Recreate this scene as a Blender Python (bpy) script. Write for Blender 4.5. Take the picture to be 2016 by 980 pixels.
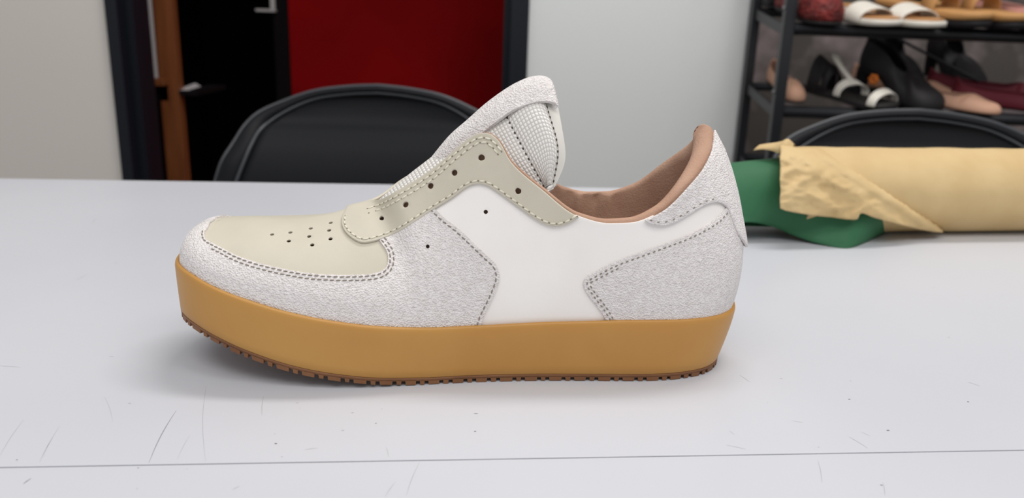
import bpy, bmesh, math, random
import numpy as np
from mathutils import Vector, Matrix
from mathutils.bvhtree import BVHTree
from mathutils.geometry import delaunay_2d_cdt

random.seed(4)
rng = np.random.default_rng(4)
scene = bpy.context.scene
for o in list(bpy.data.objects):
    bpy.data.objects.remove(o)
C = scene.collection

# ------------------------------------------------------------------ camera, world, lights, exposure
TZ = 0.75                       # height of the table top
CAMH = 0.181                    # lens above the table top
FPX = 1550.0                    # focal length in pixels of a 2016 px wide frame
PITCH, ROLL = math.radians(16.0), math.radians(2.0)
CAM = np.array([0.0, 0.0, TZ + CAMH])
_F = np.array([0, math.cos(PITCH), -math.sin(PITCH)])
_R0 = np.array([1.0, 0, 0]); _U0 = np.array([0, math.sin(PITCH), math.cos(PITCH)])
_R = math.cos(ROLL) * _R0 + math.sin(ROLL) * _U0
_U = -math.sin(ROLL) * _R0 + math.cos(ROLL) * _U0

cam_data = bpy.data.cameras.new('camera')
cam_data.sensor_width = 36.0
cam_data.lens = 36.0 * FPX / 2016.0
cam_data.clip_start = 0.01
cam_data.dof.use_dof = True
cam_data.dof.focus_distance = 0.41
cam_data.dof.aperture_fstop = 9.0
cam = bpy.data.objects.new('camera', cam_data)
C.objects.link(cam)
M = Matrix.Identity(4)
for i in range(3):
    M[i][0], M[i][1], M[i][2], M[i][3] = _R[i], _U[i], -_F[i], CAM[i]
cam.matrix_world = M
scene.camera = cam

world = bpy.data.worlds.new('world'); scene.world = world
world.use_nodes = True
wb = world.node_tree.nodes['Background']
wb.inputs[0].default_value = (0.93, 0.96, 1.0, 1)
wb.inputs[1].default_value = 0.74

def area(name, loc, size, power, col=(1, 0.97, 0.94), aim=None):
    d = bpy.data.lights.new(name, 'AREA'); d.shape = 'RECTANGLE'
    d.size, d.size_y = size; d.energy = power; d.color = col
    o = bpy.data.objects.new(name, d); o.location = loc; C.objects.link(o)
    if aim is not None:
        o.rotation_euler = (Vector(aim) - Vector(loc)).to_track_quat('-Z', 'Y').to_euler()
    return o
# fluorescent ceiling fittings of the workshop, plus one added light
area('overhead_light', (-0.55, -0.45, 2.75), (1.2, 0.5), 13)
area('overhead_light', (0.95, -0.35, 2.75), (1.2, 0.5), 14)
area('overhead_light', (0.2, -1.2, 2.75), (1.6, 0.6), 24)
area('overhead_light', (0.5, 0.95, 2.75), (1.2, 0.3), 32)  # unseen light added to brighten the back wall

vs = scene.view_settings
vs.view_transform = 'Standard'; vs.look = 'None'; vs.gamma = 1.0; vs.use_curve_mapping = False
vs.exposure = -0.58

# ------------------------------------------------------------------ small helpers
def ray(px, py):
    return _F * FPX + _R * (px - 1008.0) + _U * (490.0 - py)
def at_z(px, py, z=0.0):        # point on a horizontal plane z above the table top
    d = ray(px, py); t = (TZ + z - CAM[2]) / d[2]; return CAM + d * t
def at_y(px, py, Y):            # point at distance Y in front of the camera
    d = ray(px, py); return CAM + d * (Y / d[1])

def lin(c):
    return tuple(((v / 255.0) / 12.92 if v / 255.0 <= 0.04045 else ((v / 255.0 + 0.055) / 1.055) ** 2.4) for v in c)

def pchip(x, y):
    """shape preserving cubic through (x, y[k, ...]); returns a vectorised function"""
    x = np.asarray(x, float); y = np.asarray(y, float)
    sh = y.shape[1:]; y2 = y.reshape(len(x), -1)
    h = np.diff(x)[:, None]; dl = np.diff(y2, axis=0) / h
    m = np.zeros_like(y2)
    w1 = 2 * h[1:] + h[:-1]; w2 = h[1:] + 2 * h[:-1]
    ok = dl[1:] * dl[:-1] > 0
    with np.errstate(divide='ignore', invalid='ignore'):
        mm = (w1 + w2) / (w1 / dl[:-1] + w2 / dl[1:])
    m[1:-1] = np.where(ok, mm, 0); m[0] = dl[0]; m[-1] = dl[-1]
    def fn(t):
        t = np.clip(np.asarray(t, float), x[0], x[-1]); tf = t.reshape(-1)
        i = np.clip(np.searchsorted(x, tf, side='right') - 1, 0, len(x) - 2)
        hh = (x[i + 1] - x[i])[:, None]; u = (tf - x[i])[:, None] / hh
        r = ((2*u**3 - 3*u*u + 1) * y2[i] + (u**3 - 2*u*u + u) * hh * m[i]
             + (3*u*u - 2*u**3) * y2[i + 1] + (u**3 - u*u) * hh * m[i + 1])
        return r.reshape(t.shape + sh)
    return fn

def cspline(P, n=None, closed=False, step=None):
    """Catmull-Rom through points, resampled evenly"""
    P = np.asarray(P, float)
    if closed: P = np.vstack([P[-2], P[-1], P, P[0], P[1], P[2]])
    d = np.r_[0, np.cumsum(np.maximum(np.linalg.norm(np.diff(P, axis=0), axis=1), 1e-9) ** 0.5)]
    m = np.gradient(P, d, axis=0)
    a, b = (d[2], d[-3]) if closed else (0, d[-1])
    t = np.linspace(a, b, 40 * len(P))
    def ev(t):
        i = np.clip(np.searchsorted(d, t, side='right') - 1, 0, len(d) - 2)
        hh = (d[i + 1] - d[i])[:, None]; u = (t - d[i])[:, None] / hh
        return ((2*u**3 - 3*u*u + 1) * P[i] + (u**3 - 2*u*u + u) * hh * m[i]
                + (3*u*u - 2*u**3) * P[i + 1] + (u**3 - u*u) * hh * m[i + 1])
    Q = ev(t); L = np.r_[0, np.cumsum(np.linalg.norm(np.diff(Q, axis=0), axis=1))]
    if n is None: n = max(2, int(round(L[-1] / step)) + 1)
    tt = np.linspace(0, L[-1], n + 1 if closed else n)
    if closed: tt = tt[:-1]
    return np.stack([np.interp(tt, L, Q[:, k]) for k in range(P.shape[1])], 1)

def cs_u(P, n):
    """Catmull-Rom sampled evenly per segment (rows stay aligned)"""
    P = np.asarray(P, float); k = np.arange(len(P)); m = np.gradient(P, axis=0)
    t = np.linspace(0, len(P) - 1, n); i = np.clip(t.astype(int), 0, len(P) - 2); u = (t - i)[:, None]
    return ((2*u**3 - 3*u*u + 1) * P[i] + (u**3 - 2*u*u + u) * m[i] + (3*u*u - 2*u**3) * P[i + 1] + (u**3 - u*u) * m[i + 1])

def mesh_obj(name, verts, faces, mat, parent=None, smooth=True, uv=None):
    me = bpy.data.meshes.new(name)
    me.from_pydata([tuple(map(float, v)) for v in verts], [], [tuple(int(i) for i in f) for f in faces])
    me.validate(verbose=False)
    if smooth:
        me.polygons.foreach_set('use_smooth', [True] * len(me.polygons))
    if uv is not None:
        l = me.uv_layers.new(name='uv')
        for lp in me.loops: l.data[lp.index].uv = uv[lp.vertex_index]
    me.materials.append(mat)
    me.update()
    o = bpy.data.objects.new(name, me); C.objects.link(o)
    if parent is not None: o.parent = parent
    return o

def tag(o, label=None, cat=None, group=None, kind=None):
    if label: o['label'] = label
    if cat: o['category'] = cat
    if group: o['group'] = group
    if kind: o['kind'] = kind
    return o
def empty(name, loc=(0, 0, 0), rz=0.0):
    o = bpy.data.objects.new(name, None); o.location = loc; o.rotation_euler = (0, 0, rz)
    o.empty_display_size = 0.05
    C.objects.link(o); return o
def mod_bevel(o, w, seg=2, ang=40):
    m = o.modifiers.new('bevel', 'BEVEL'); m.width = w; m.segments = seg; m.limit_method = 'ANGLE'
    m.angle_limit = math.radians(ang); m.use_clamp_overlap = True
    return o
def fix_normals(o):
    bm = bmesh.new(); bm.from_mesh(o.data); bmesh.ops.recalc_face_normals(bm, faces=bm.faces)
    bm.to_mesh(o.data); bm.free(); return o

def box_vf(x0, x1, y0, y1, z0, z1):
    v = [(x, y, z) for z in (z0, z1) for (x, y) in ((x0, y0), (x1, y0), (x1, y1), (x0, y1))]
    f = [(3, 2, 1, 0), (4, 5, 6, 7), (0, 1, 5, 4), (1, 2, 6, 5), (2, 3, 7, 6), (3, 0, 4, 7)]
    return v, f
def box(name, x0, x1, y0, y1, z0, z1, mat, parent=None, bev=0.0):
    v, f = box_vf(x0, x1, y0, y1, z0, z1)
    o = mesh_obj(name, v, f, mat, parent, smooth=False)
    if bev: mod_bevel(o, bev)
    return o
class MB:
    def __init__(s): s.v = []; s.f = []
    def add(s, vf):
        v, f = vf; k = len(s.v); s.v += [tuple(map(float, p)) for p in v]
        s.f += [tuple(int(i) + k for i in q) for q in f]; return s
    def obj(s, name, mat, parent=None, smooth=True): return mesh_obj(name, s.v, s.f, mat, parent, smooth)

def grid_faces(nu, nv, cu=False, cv=False, flip=False):
    f = []
    for i in range(nu if cu else nu - 1):
        for j in range(nv if cv else nv - 1):
            a = i * nv + j; b = ((i + 1) % nu) * nv + j
            c = ((i + 1) % nu) * nv + (j + 1) % nv; d = i * nv + (j + 1) % nv
            f.append((a, d, c, b) if flip else (a, b, c, d))
    return f
def tube_vf(path, r, n=10, up=(0, 0, 1), caps=True, rect=None):
    """round (radius r, may vary) or rectangular (rect = half sizes) bar along a path"""
    P = np.asarray(path, float); k = len(P)
    T = np.gradient(P, axis=0); T /= np.linalg.norm(T, axis=1)[:, None]
    up = np.asarray(up, float); V = []
    for i in range(k):
        a = np.cross(T[i], up)
        if np.linalg.norm(a) < 1e-4: a = np.cross(T[i], (0.3, 1, 0))
        a /= np.linalg.norm(a); b = np.cross(a, T[i])
        if rect is not None:
            for sx, sy in ((-1, -1), (1, -1), (1, 1), (-1, 1)):
                V.append(P[i] + a * rect[0] * sx + b * rect[1] * sy)
        else:
            rr = r[i] if hasattr(r, '__len__') else r
            for q in range(n):
                th = 2 * math.pi * q / n
                V.append(P[i] + (a * math.cos(th) + b * math.sin(th)) * rr)
    m = 4 if rect is not None else n
    F = grid_faces(k, m, cv=True)
    if caps: F += [tuple(range(m)), tuple((k - 1) * m + q for q in range(m - 1, -1, -1))]
    return V, F

# ------------------------------------------------------------------ materials
def new_mat(name, rgb, rough=0.5, spec=0.5, metal=0.0):
    m = bpy.data.materials.new(name); m.use_nodes = True
    b = m.node_tree.nodes['Principled BSDF']
    b.inputs['Base Color'].default_value = (*lin(rgb), 1)
    b.inputs['Roughness'].default_value = rough
    b.inputs['Specular IOR Level'].default_value = spec
    b.inputs['Metallic'].default_value = metal
    return m
def nd(m, t, **kw):
    n = m.node_tree.nodes.new(t)
    for k, v in kw.items():
        if k in n.inputs: n.inputs[k].default_value = v
        else: setattr(n, k, v)
    return n
def lk(m, a, b): m.node_tree.links.new(a, b)
def coords(m, kind='Object'):
    return nd(m, 'ShaderNodeTexCoord').outputs[kind]
def vary(m, rgb2, scale, lo=0.35, hi=0.65, detail=4, stretch=None, kind='Object'):
    """mottle the base colour between its own colour and rgb2"""
    b = m.node_tree.nodes['Principled BSDF']; rgb1 = tuple(b.inputs['Base Color'].default_value)
    co = coords(m, kind)
    if stretch:
        mp = nd(m, 'ShaderNodeMapping'); mp.inputs['Scale'].default_value = stretch
        lk(m, co, mp.inputs['Vector']); co = mp.outputs[0]
    n = nd(m, 'ShaderNodeTexNoise', Scale=scale, Detail=detail); lk(m, co, n.inputs['Vector'])
    r = nd(m, 'ShaderNodeValToRGB')
    r.color_ramp.elements[0].position = lo; r.color_ramp.elements[1].position = hi
    r.color_ramp.elements[0].color = rgb1; r.color_ramp.elements[1].color = (*lin(rgb2), 1)
    lk(m, n.outputs['Fac'], r.inputs[0]); lk(m, r.outputs[0], b.inputs['Base Color'])
    return m
def bump(m, layers, strength=0.5, dist=0.0005, kind='Object'):
    """layers: (type, scale, weight)"""
    b = m.node_tree.nodes['Principled BSDF']; co = coords(m, kind); acc = None
    for t, sc, w in layers:
        if t == 'noise':
            n = nd(m, 'ShaderNodeTexNoise', Scale=sc, Detail=3.0); out = n.outputs['Fac']
        else:
            n = nd(m, 'ShaderNodeTexVoronoi', Scale=sc); out = n.outputs['Distance']
        lk(m, co, n.inputs['Vector'])
        mu = nd(m, 'ShaderNodeMath', operation='MULTIPLY'); lk(m, out, mu.inputs[0]); mu.inputs[1].default_value = w
        if acc is None: acc = mu.outputs[0]
        else:
            ad = nd(m, 'ShaderNodeMath', operation='ADD'); lk(m, acc, ad.inputs[0]); lk(m, mu.outputs[0], ad.inputs[1]); acc = ad.outputs[0]
    bp = nd(m, 'ShaderNodeBump', Strength=strength, Distance=dist)
    lk(m, acc, bp.inputs['Height']); lk(m, bp.outputs[0], b.inputs['Normal'])
    return m

mm = 1e-3
MAT = {}
MAT['wall'] = bump(new_mat('wall_paint', (236, 238, 236), 0.75, 0.2), [('noise', 60, 1)], 0.1, 0.002)
MAT['wall_warm'] = bump(new_mat('wall_paint_warm', (228, 221, 213), 0.75, 0.2), [('noise', 60, 1)], 0.1, 0.002)
MAT['navy'] = new_mat('navy_frame', (22, 26, 34), 0.5, 0.3)
MAT['red'] = vary(new_mat('red_panel', (158, 8, 12), 0.7, 0.08), (140, 5, 9), 3)
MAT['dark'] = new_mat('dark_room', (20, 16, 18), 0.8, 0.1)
MAT['wood'] = vary(new_mat('orange_wood', (138, 80, 44), 0.5, 0.3), (116, 64, 34), 8, stretch=(6, 6, 0.6))
MAT['white_board'] = new_mat('white_board', (205, 200, 200), 0.6, 0.3)
MAT['floor'] = vary(new_mat('floor_tile', (120, 112, 104), 0.5, 0.3), (105, 98, 92), 4)
MAT['ceiling'] = new_mat('ceiling_white', (225, 225, 222), 0.8, 0.1)
MAT['paperwall'] = vary(new_mat('mottled_wallpaper', (88, 82, 78), 0.7, 0.2), (150, 136, 136), 9, 0.45, 0.7, 3)
MAT['table'] = vary(bump(new_mat('white_laminate', (204, 205, 210), 0.40, 0.3), [('noise', 40, 1)], 0.05, 0.001), (199, 200, 206), 3)
MAT['table_edge'] = new_mat('table_edge_grey', (120, 118, 120), 0.6, 0.3)
MAT['scratch'] = new_mat('scratch_grey', (176, 175, 178), 0.8, 0.1)
MAT['scratch_dark'] = new_mat('scratch_dark', (118, 115, 118), 0.8, 0.1)
MAT['steel'] = new_mat('grey_steel', (120, 120, 122), 0.4, 0.5, 0.8)

MAT['suede'] = bump(vary(new_mat('white_suede', (242, 237, 235), 0.85, 0.15), (226, 219, 216), 420, 0.3, 0.7),
                    [('vor', 1100, 0.9), ('noise', 700, 0.9), ('noise', 2200, 0.4)], 0.8, 0.0009)
MAT['leather_white'] = bump(vary(new_mat('smooth_white_leather', (246, 242, 238), 0.5, 0.3), (243, 238, 233), 30),
                            [('noise', 1500, 0.4), ('vor', 900, 0.3)], 0.15, 0.0004)
MAT['leather_beige'] = bump(vary(new_mat('smooth_beige_leather', (207, 200, 183), 0.5, 0.2), (202, 195, 178), 40),
                            [('noise', 1500, 0.4), ('vor', 1100, 0.3)], 0.15, 0.0004)
MAT['gum'] = vary(new_mat('gum_rubber', (196, 146, 76), 0.42, 0.4), (188, 136, 68), 14)
MAT['gum_dark'] = vary(new_mat('gum_outsole', (134, 92, 60), 0.5, 0.35), (118, 78, 50), 40)
MAT['lining'] = bump(vary(new_mat('tan_suede_lining', (200, 164, 142), 0.95, 0.08), (178, 140, 118), 55, 0.3, 0.7),
                     [('noise', 900, 1.0), ('noise', 2200, 0.4)], 0.5, 0.0006)
MAT['insole'] = new_mat('tan_insole', (150, 112, 88), 0.9, 0.1)
MAT['thread'] = new_mat('cream_thread', (226, 220, 202), 0.6, 0.2)
MAT['thread_shaded'] = new_mat('shaded_thread', (146, 137, 127), 0.8, 0.1)  # cream thread; shade of the sunk stitches put into the colour
MAT['thread_pit'] = new_mat('stitch_pit', (140, 130, 112), 0.9, 0.05)
MAT['thread_hole'] = new_mat('needle_hole', (84, 76, 70), 0.9, 0.05)

def mesh_fabric():
    m = new_mat('white_woven_mesh', (226, 222, 216), 0.5, 0.35)
    b = m.node_tree.nodes['Principled BSDF']; uv = nd(m, 'ShaderNodeUVMap')
    sp = nd(m, 'ShaderNodeSeparateXYZ'); lk(m, uv.outputs[0], sp.inputs[0])
    def mth(op, a, bb=None):
        n = nd(m, 'ShaderNodeMath', operation=op)
        for k, q in enumerate((a, bb)):
            if q is None: continue
            if isinstance(q, (int, float)): n.inputs[k].default_value = q
            else: lk(m, q, n.inputs[k])
        return n.outputs[0]
    # threads in two directions, 1.6 mm apart, every second one lifted (uv is in metres)
    k = 2 * math.pi / 0.0042
    sx = mth('SINE', mth('MULTIPLY', sp.outputs[0], k)); sy = mth('SINE', mth('MULTIPLY', sp.outputs[1], k))
    h = mth('MULTIPLY', sx, sy)
    h2 = mth('ABSOLUTE', h)
    bp = nd(m, 'ShaderNodeBump', Strength=0.7, Distance=0.0006); lk(m, h2, bp.inputs['Height']); lk(m, bp.outputs[0], b.inputs['Normal'])
    r = nd(m, 'ShaderNodeValToRGB'); r.color_ramp.elements[0].position = 0.0; r.color_ramp.elements[1].position = 0.45
    r.color_ramp.elements[0].color = (*lin((200, 193, 186)), 1); r.color_ramp.elements[1].color = (*lin((240, 237, 232)), 1)
    lk(m, h2, r.inputs[0]); lk(m, r.outputs[0], b.inputs['Base Color'])
    return m
MAT['mesh'] = mesh_fabric()
MAT['binding'] = bump(new_mat('grey_white_binding', (218, 214, 206), 0.5, 0.3), [('noise', 1500, 1)], 0.15, 0.0003)
MAT['kraft'] = bump(vary(new_mat('kraft_paper', (214, 187, 139), 0.6, 0.2), (206, 177, 128), 25), [('noise', 30, 1.0), ('noise', 140, 0.3)], 0.25, 0.002)
MAT['green'] = bump(vary(new_mat('green_leather', (58, 112, 78), 0.6, 0.25), (52, 104, 70), 20), [('noise', 1200, 1)], 0.15, 0.0003)
MAT['plastic'] = bump(new_mat('black_plastic', (20, 21, 25), 0.5, 0.18), [('noise', 900, 1)], 0.12, 0.0005)
MAT['plastic_highlight'] = new_mat('plastic_edge_highlight', (64, 66, 70), 0.3, 0.5)  # lighter than the shell: edge highlight put into the colour
MAT['rack'] = new_mat('black_tube', (30, 31, 35), 0.4, 0.5)
MAT['bolt'] = new_mat('bolt_steel', (170, 172, 175), 0.3, 0.5, 0.9)
def simple(name, rgb, rough=0.6, spec=0.3): 
    MAT[name] = new_mat(name, rgb, rough, spec); return MAT[name]


# ------------------------------------------------------------------ the room
def X(px, Y, py=100): return float(at_y(px, py, Y)[0])
def struct(o): o['kind'] = 'structure'; return o
WY = 1.75
xl0, xl1 = X(219, WY), X(243, WY)
xr0, xr1 = X(1003, WY), X(1039, WY)
xc = X(1466, WY)
DH = 2.05
struct(box('floor', -6.0, 6.0, -4.0, 4.2, -0.05, 0.0, MAT['floor']))
struct(box('wall_left', -6.0, xl0, WY, WY + 0.12, 0.0, 2.9, MAT['wall_warm']))
struct(box('wall_right', xr1, xc, WY, WY + 0.12, 0.0, 2.9, MAT['wall']))
struct(box('wall_lintel', xl0, xr1, WY, WY + 0.12, DH + 0.05, 2.9, MAT['wall']))
fr = empty('door_1', (0, WY, 0)); struct(fr)
for n, a, b in (('jamb', xl0, xl1), ('jamb', xr0, xr1)):
    box(n, a, b, -0.012, 0.14, 0.0, DH, MAT['navy'], fr, 0.002)
box('head', xl0, xr1, -0.012, 0.14, DH, DH + 0.05, MAT['navy'], fr, 0.002)
box('stop', xl1, xl1 + 0.015, 0.03, 0.06, 0.0, DH, MAT['navy'], fr)
box('stop', xr0 - 0.015, xr0, 0.03, 0.06, 0.0, DH, MAT['navy'], fr)
# the unlit room behind the doorway
RB = 2.75
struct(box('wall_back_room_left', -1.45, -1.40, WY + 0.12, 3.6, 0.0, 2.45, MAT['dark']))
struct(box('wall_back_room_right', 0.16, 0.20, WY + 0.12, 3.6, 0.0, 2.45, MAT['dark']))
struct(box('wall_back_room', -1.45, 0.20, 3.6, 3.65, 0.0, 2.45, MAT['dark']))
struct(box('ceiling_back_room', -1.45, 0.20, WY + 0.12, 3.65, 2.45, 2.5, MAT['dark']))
xred = X(570, 2.5)
struct(box('wall_red_partition', xred, 0.155, 2.5, 2.56, 0.0, 2.44, MAT['red']))
# recess behind the shoe rack
AY = 2.05
struct(box('wall_recess', xc - 0.02, 6.0, AY, AY + 0.08, 0.0, 2.9, MAT['paperwall']))
struct(box('wall_recess_side', xc - 0.06, xc, WY + 0.12, AY, 0.0, 2.9, MAT['wall']))
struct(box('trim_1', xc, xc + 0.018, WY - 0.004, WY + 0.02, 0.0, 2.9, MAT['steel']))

# wooden shelf upright with a ledge, just inside the doorway
YW = 1.98
ws = empty('wooden_shelf', (X(325, YW), YW, 0)); tag(ws, 'orange wooden shelf upright with a small ledge inside the dark doorway', 'shelf')
def wx(px, py, Y=YW): return float(at_y(px, py, Y)[0] - ws.location.x)
zl = float(at_y(320, 158, YW)[2])
box('upright', wx(307, 100), wx(346, 100), 0.0, 0.03, 0.0, 2.0, MAT['wood'], ws, 0.002)
box('ledge', wx(288, 158), wx(332, 158), -0.03, 0.03, zl - 0.012, zl + 0.004, MAT['wood'], ws, 0.002)
box('side_board', wx(278, 100), wx(306, 100), 0.001, 0.012, zl + 0.0045, 2.0, MAT['white_board'], ws, 0.001)
box('bracket', wx(300, 170), wx(330, 170), 0.0, 0.02, zl - 0.05, zl - 0.0125, MAT['dark'], ws)
zs = float(at_y(360, 178, YW)[2])
box('shelf_board', wx(346, 100), wx(346, 100) + 0.045, 0.0, 0.2, zs - 0.012, zs, MAT['dark'], ws)
z2 = float(at_y(530, 24, YW)[2])
p0 = at_y(347, 178, YW); pw = empty('paper_sheet', (p0[0], YW, zs)); tag(pw, 'white sheet of paper on the dark shelf behind the wooden upright', 'paper')
mesh_obj('sheet', [(0, 0.004, 0.0006), (0.026, 0.01, 0.0006), (0.022, 0.10, 0.003), (0, 0.12, 0.009), (0, 0.004, 0), (0.026, 0.01, 0), (0.022, 0.10, 0.002), (0, 0.12, 0.008)],
         [(0, 1, 2, 3), (7, 6, 5, 4), (0, 4, 5, 1), (1, 5, 6, 2), (2, 6, 7, 3), (3, 7, 4, 0)], MAT['white_board'], pw, False)
# light switch on the jamb side of the upright
ps = at_y(311, 296, YW)
sw = empty('socket', (ps[0], YW - 0.001, ps[2])); tag(sw, 'small pale grey socket low beside the wooden upright', 'socket')
box('plate', -0.006, 0.007, -0.006, 0.0, -0.016, 0.016, MAT['white_board'], sw, 0.002)
box('insert', -0.003, 0.004, -0.008, -0.0061, -0.009, 0.009, MAT['ceiling'], sw, 0.001)
# small white bracket fixed to the red partition
pb = at_y(527, 18, 2.49)
wbk = empty('wall_bracket', (pb[0], 2.50, pb[2])); tag(wbk, 'small white bracket high beside the red partition', 'bracket')
box('arm', -0.035, 0.025, -0.02, 0.0, -0.008, 0.0, MAT['white_board'], wbk, 0.002)
box('plate', 0.008, 0.022, -0.012, 0.0, 0.0005, 0.09, MAT['white_board'], wbk, 0.002)
box('post', 0.012, 0.06, 0.0, 0.03, -1.5, 0.4, MAT['dark'], wbk)
# ------------------------------------------------------------------ the table
_l, _r_ = at_z(0, 913), at_z(2016, 892)
_bl, _br = at_z(0, 352), at_z(760, 362)
seam_dir = (_r_ - _l)[:2] / np.linalg.norm((_r_ - _l)[:2]); back_dir = (_br - _bl)[:2] / np.linalg.norm((_br - _bl)[:2])
TYAW = 0.5 * (math.atan2(seam_dir[1], seam_dir[0]) + math.atan2(back_dir[1], back_dir[0]))
tc = at_z(1008, 902.5)                                     # point on the seam
work_table = empty('work_table', (tc[0], tc[1], 0), TYAW)
tag(work_table, 'white laminate work table with scratches under the sneaker', 'table')
_c, _s = math.cos(TYAW), math.sin(TYAW)
def to_table(P):
    P = np.asarray(P); d = P[..., :2] - tc[:2]
    return np.stack([_c * d[..., 0] + _s * d[..., 1], -_s * d[..., 0] + _c * d[..., 1], P[..., 2]], -1)
YB = 0.5 * (to_table(_bl)[1] + to_table(_br)[1])
g = 0.0009
box('tabletop', -1.3, 1.5, g / 2, YB, TZ - 0.025, TZ, MAT['table'], work_table, 0.0003)
box('tabletop', -1.3, 1.5, -0.55, -g / 2, TZ - 0.025, TZ, MAT['table'], work_table, 0.0003)
box('apron', -1.2, 1.4, -0.48, YB - 0.06, TZ - 0.085, TZ - 0.0252, MAT['table_edge'], work_table)
for x in (-1.2, 1.4):
    for y in (-0.48, YB - 0.11):
        box('leg', x - 0.025, x + 0.025, y, y + 0.05, 0.0, TZ - 0.085, MAT['steel'], work_table)
SCR = [((0, 897), (47, 826), .25, 0), ((78, 910), (104, 862), .25, 0), ((84, 900), (118, 838), .2, 0), ((293, 911), (347, 808), .35, 1), ((349, 905), (375, 855), .2, 0),
       ((405, 908), (406, 760), .3, 0), ((516, 818), (519, 780), .4, 0), ((45, 953), (62, 941), .5, 1), ((758, 978), (779, 948), .35, 0), ((800, 975), (826, 910), .35, 0),
       ((457, 964), (472, 957), .5, 0), ((933, 814), (941, 814), .6, 1), ((1672, 860), (1708, 882), .4, 0), ((1695, 850), (1712, 858), .35, 0),
       ((1456, 738), (1476, 752), .35, 0), ((1610, 906), (1618, 950), .4, 0), ((1738, 950), (1742, 975), .35, 0), ((1430, 876), (1468, 884), .35, 0), ((1436, 848), (1446, 856), .3, 0),
       ((1905, 752), (1930, 760), .5, 0), ((0, 720), (40, 723), .35, 0), ((150, 552), (172, 540), .35, 0), ((224, 518), (232, 517), .7, 0), ((215, 702), (224, 702), .5, 0), ((760, 880), (765, 900), .25, 0),
       ((205, 780), (222, 830), .2, 0), ((600, 885), (625, 882), .35, 0), ((1560, 828), (1580, 832), .35, 0), ((180, 440), (190, 430), .4, 0)]
SPK = [(1672, 786), (1512, 793), (752, 805), (740, 833), (694, 812), (675, 847), (543, 873), (555, 899), (590, 803), (935, 849), (255, 794), (368, 923), (272, 921), (270, 962),
       (1611, 880), (1748, 847), (1973, 583), (1868, 664), (1906, 791), (1538, 745), (1675, 750), (33, 905), (585, 793), (541, 854), (1736, 955), (1838, 565)]
for key, sel in (('scratch', 0), ('scratch_dark', 1)):
    mb = MB()
    for a, b, w, dk in SCR:
        if dk != sel: continue
        A, B = at_z(*a), at_z(*b); n_ = 7; w *= mm * 0.8
        d = (B - A)[:2]; nn = np.array([-d[1], d[0]]) / np.linalg.norm(d)
        V = []
        for i in range(n_):
            q = i / (n_ - 1); p = A + (B - A) * q; ww = w * 0.5 * math.sin(math.pi * (0.08 + 0.84 * q)) ; bow = 0.02 * math.sin(math.pi * q) * np.linalg.norm(d)
            for sg_ in (-1, 1): V.append((*(p[:2] + nn * (sg_ * ww + bow)), TZ + 0.00006))
        mb.add((to_table(np.array(V)), [(2*i, 2*i+2, 2*i+3, 2*i+1) for i in range(n_ - 1)]))
    for k, p in enumerate(SPK):
        if k % 3 != 0 and sel == 1 or k % 3 == 0 and sel == 0: continue
        c0 = at_z(*p); r0 = random.uniform(0.35, 0.8) * mm
        V = [(c0[0] + r0 * math.cos(t_) * random.uniform(.5, 1.4), c0[1] + 0.6 * r0 * math.sin(t_) * random.uniform(.6, 1.3), TZ + 0.00006) for t_ in np.linspace(0, 2 * math.pi, 7)[:-1]]
        mb.add((to_table(np.array(V)), [tuple(range(6))]))
    o = mb.obj('surface_scratches', MAT[key], work_table, False); o['kind'] = 'stuff'
# ------------------------------------------------------------------ the sneaker
SH_O = np.array([-0.0270, 0.416, TZ]); SH_A = math.radians(3.5)
sneaker = empty('sneaker', SH_O, SH_A)
tag(sneaker, 'white and beige low sneaker without laces on a thick gum sole', 'sneaker')
_ca, _sa = math.cos(SH_A), math.sin(SH_A)
_LR = np.array([[_ca, _sa, 0], [-_sa, _ca, 0], [0, 0, 1]])      # world to shoe
CAML = _LR @ (CAM - SH_O)
def rayl(px, py): return _LR @ ray(px, py)
def at_yl(px, py, y):
    d = rayl(px, py); return CAML + d * ((y - CAML[1]) / d[1])
def projl(P):
    v = (np.asarray(P) - CAML) @ _LR
    z = v @ _F
    return np.stack([1008 + FPX * (v @ _R) / z, 490 - FPX * (v @ _U) / z], -1)

# plan outline of the sole, near half, toe to heel (metres)
OUT = np.array([(-151, 0), (-150.2, 12), (-146.5, 24), (-137, 35.5), (-121, 44.5), (-100, 49.5), (-75, 52), (-50, 51),
                (-20, 46.5), (10, 42.5), (40, 40.5), (70, 40), (100, 39.5), (121, 37), (137, 31), (147.5, 21), (152.5, 10), (154, 0)]) / 1000.
OUTD = cspline(np.vstack([OUT[2:0:-1] * [1, -1], OUT, OUT[-2:-4:-1] * [1, -1]]), 1201)
_i0 = np.argmin(np.abs(OUTD[:600, 1]) + (OUTD[:600, 0] > 0)); _i1 = 600 + np.argmin(np.abs(OUTD[600:, 1]))
OUTD = OUTD[_i0:_i1 + 1]; OUTD[0, 1] = OUTD[-1, 1] = 0
OUTD = cspline(OUTD[::6] if (len(OUTD) - 1) % 6 == 0 else np.vstack([OUTD[::6], OUTD[-1]]), 401)
OUTD[0, 1] = OUTD[-1, 1] = 0
_tn = np.gradient(OUTD, axis=0); _tn /= np.linalg.norm(_tn, axis=1)[:, None]
OUTN = np.stack([-_tn[:, 1], _tn[:, 0]], 1)             # outward (w grows outward on the near half)
OUTN[0] = (-1, 0); OUTN[-1] = (1, 0)
def outl(x_mm):                                          # index parameter of outline at x (near half)
    return np.interp(x_mm / 1000., OUTD[:, 0], np.arange(len(OUTD)))
zt_f = pchip(np.array([-152, -138, -125, -106, -84, -61, -37, -12, 13, 38, 63, 89, 155]) / 1e3,
             np.array([58, 56, 52.2, 46.8, 41.3, 36.9, 33.5, 31.9, 32.2, 33.3, 34.2, 35, 35.2]) / 1e3)
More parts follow.
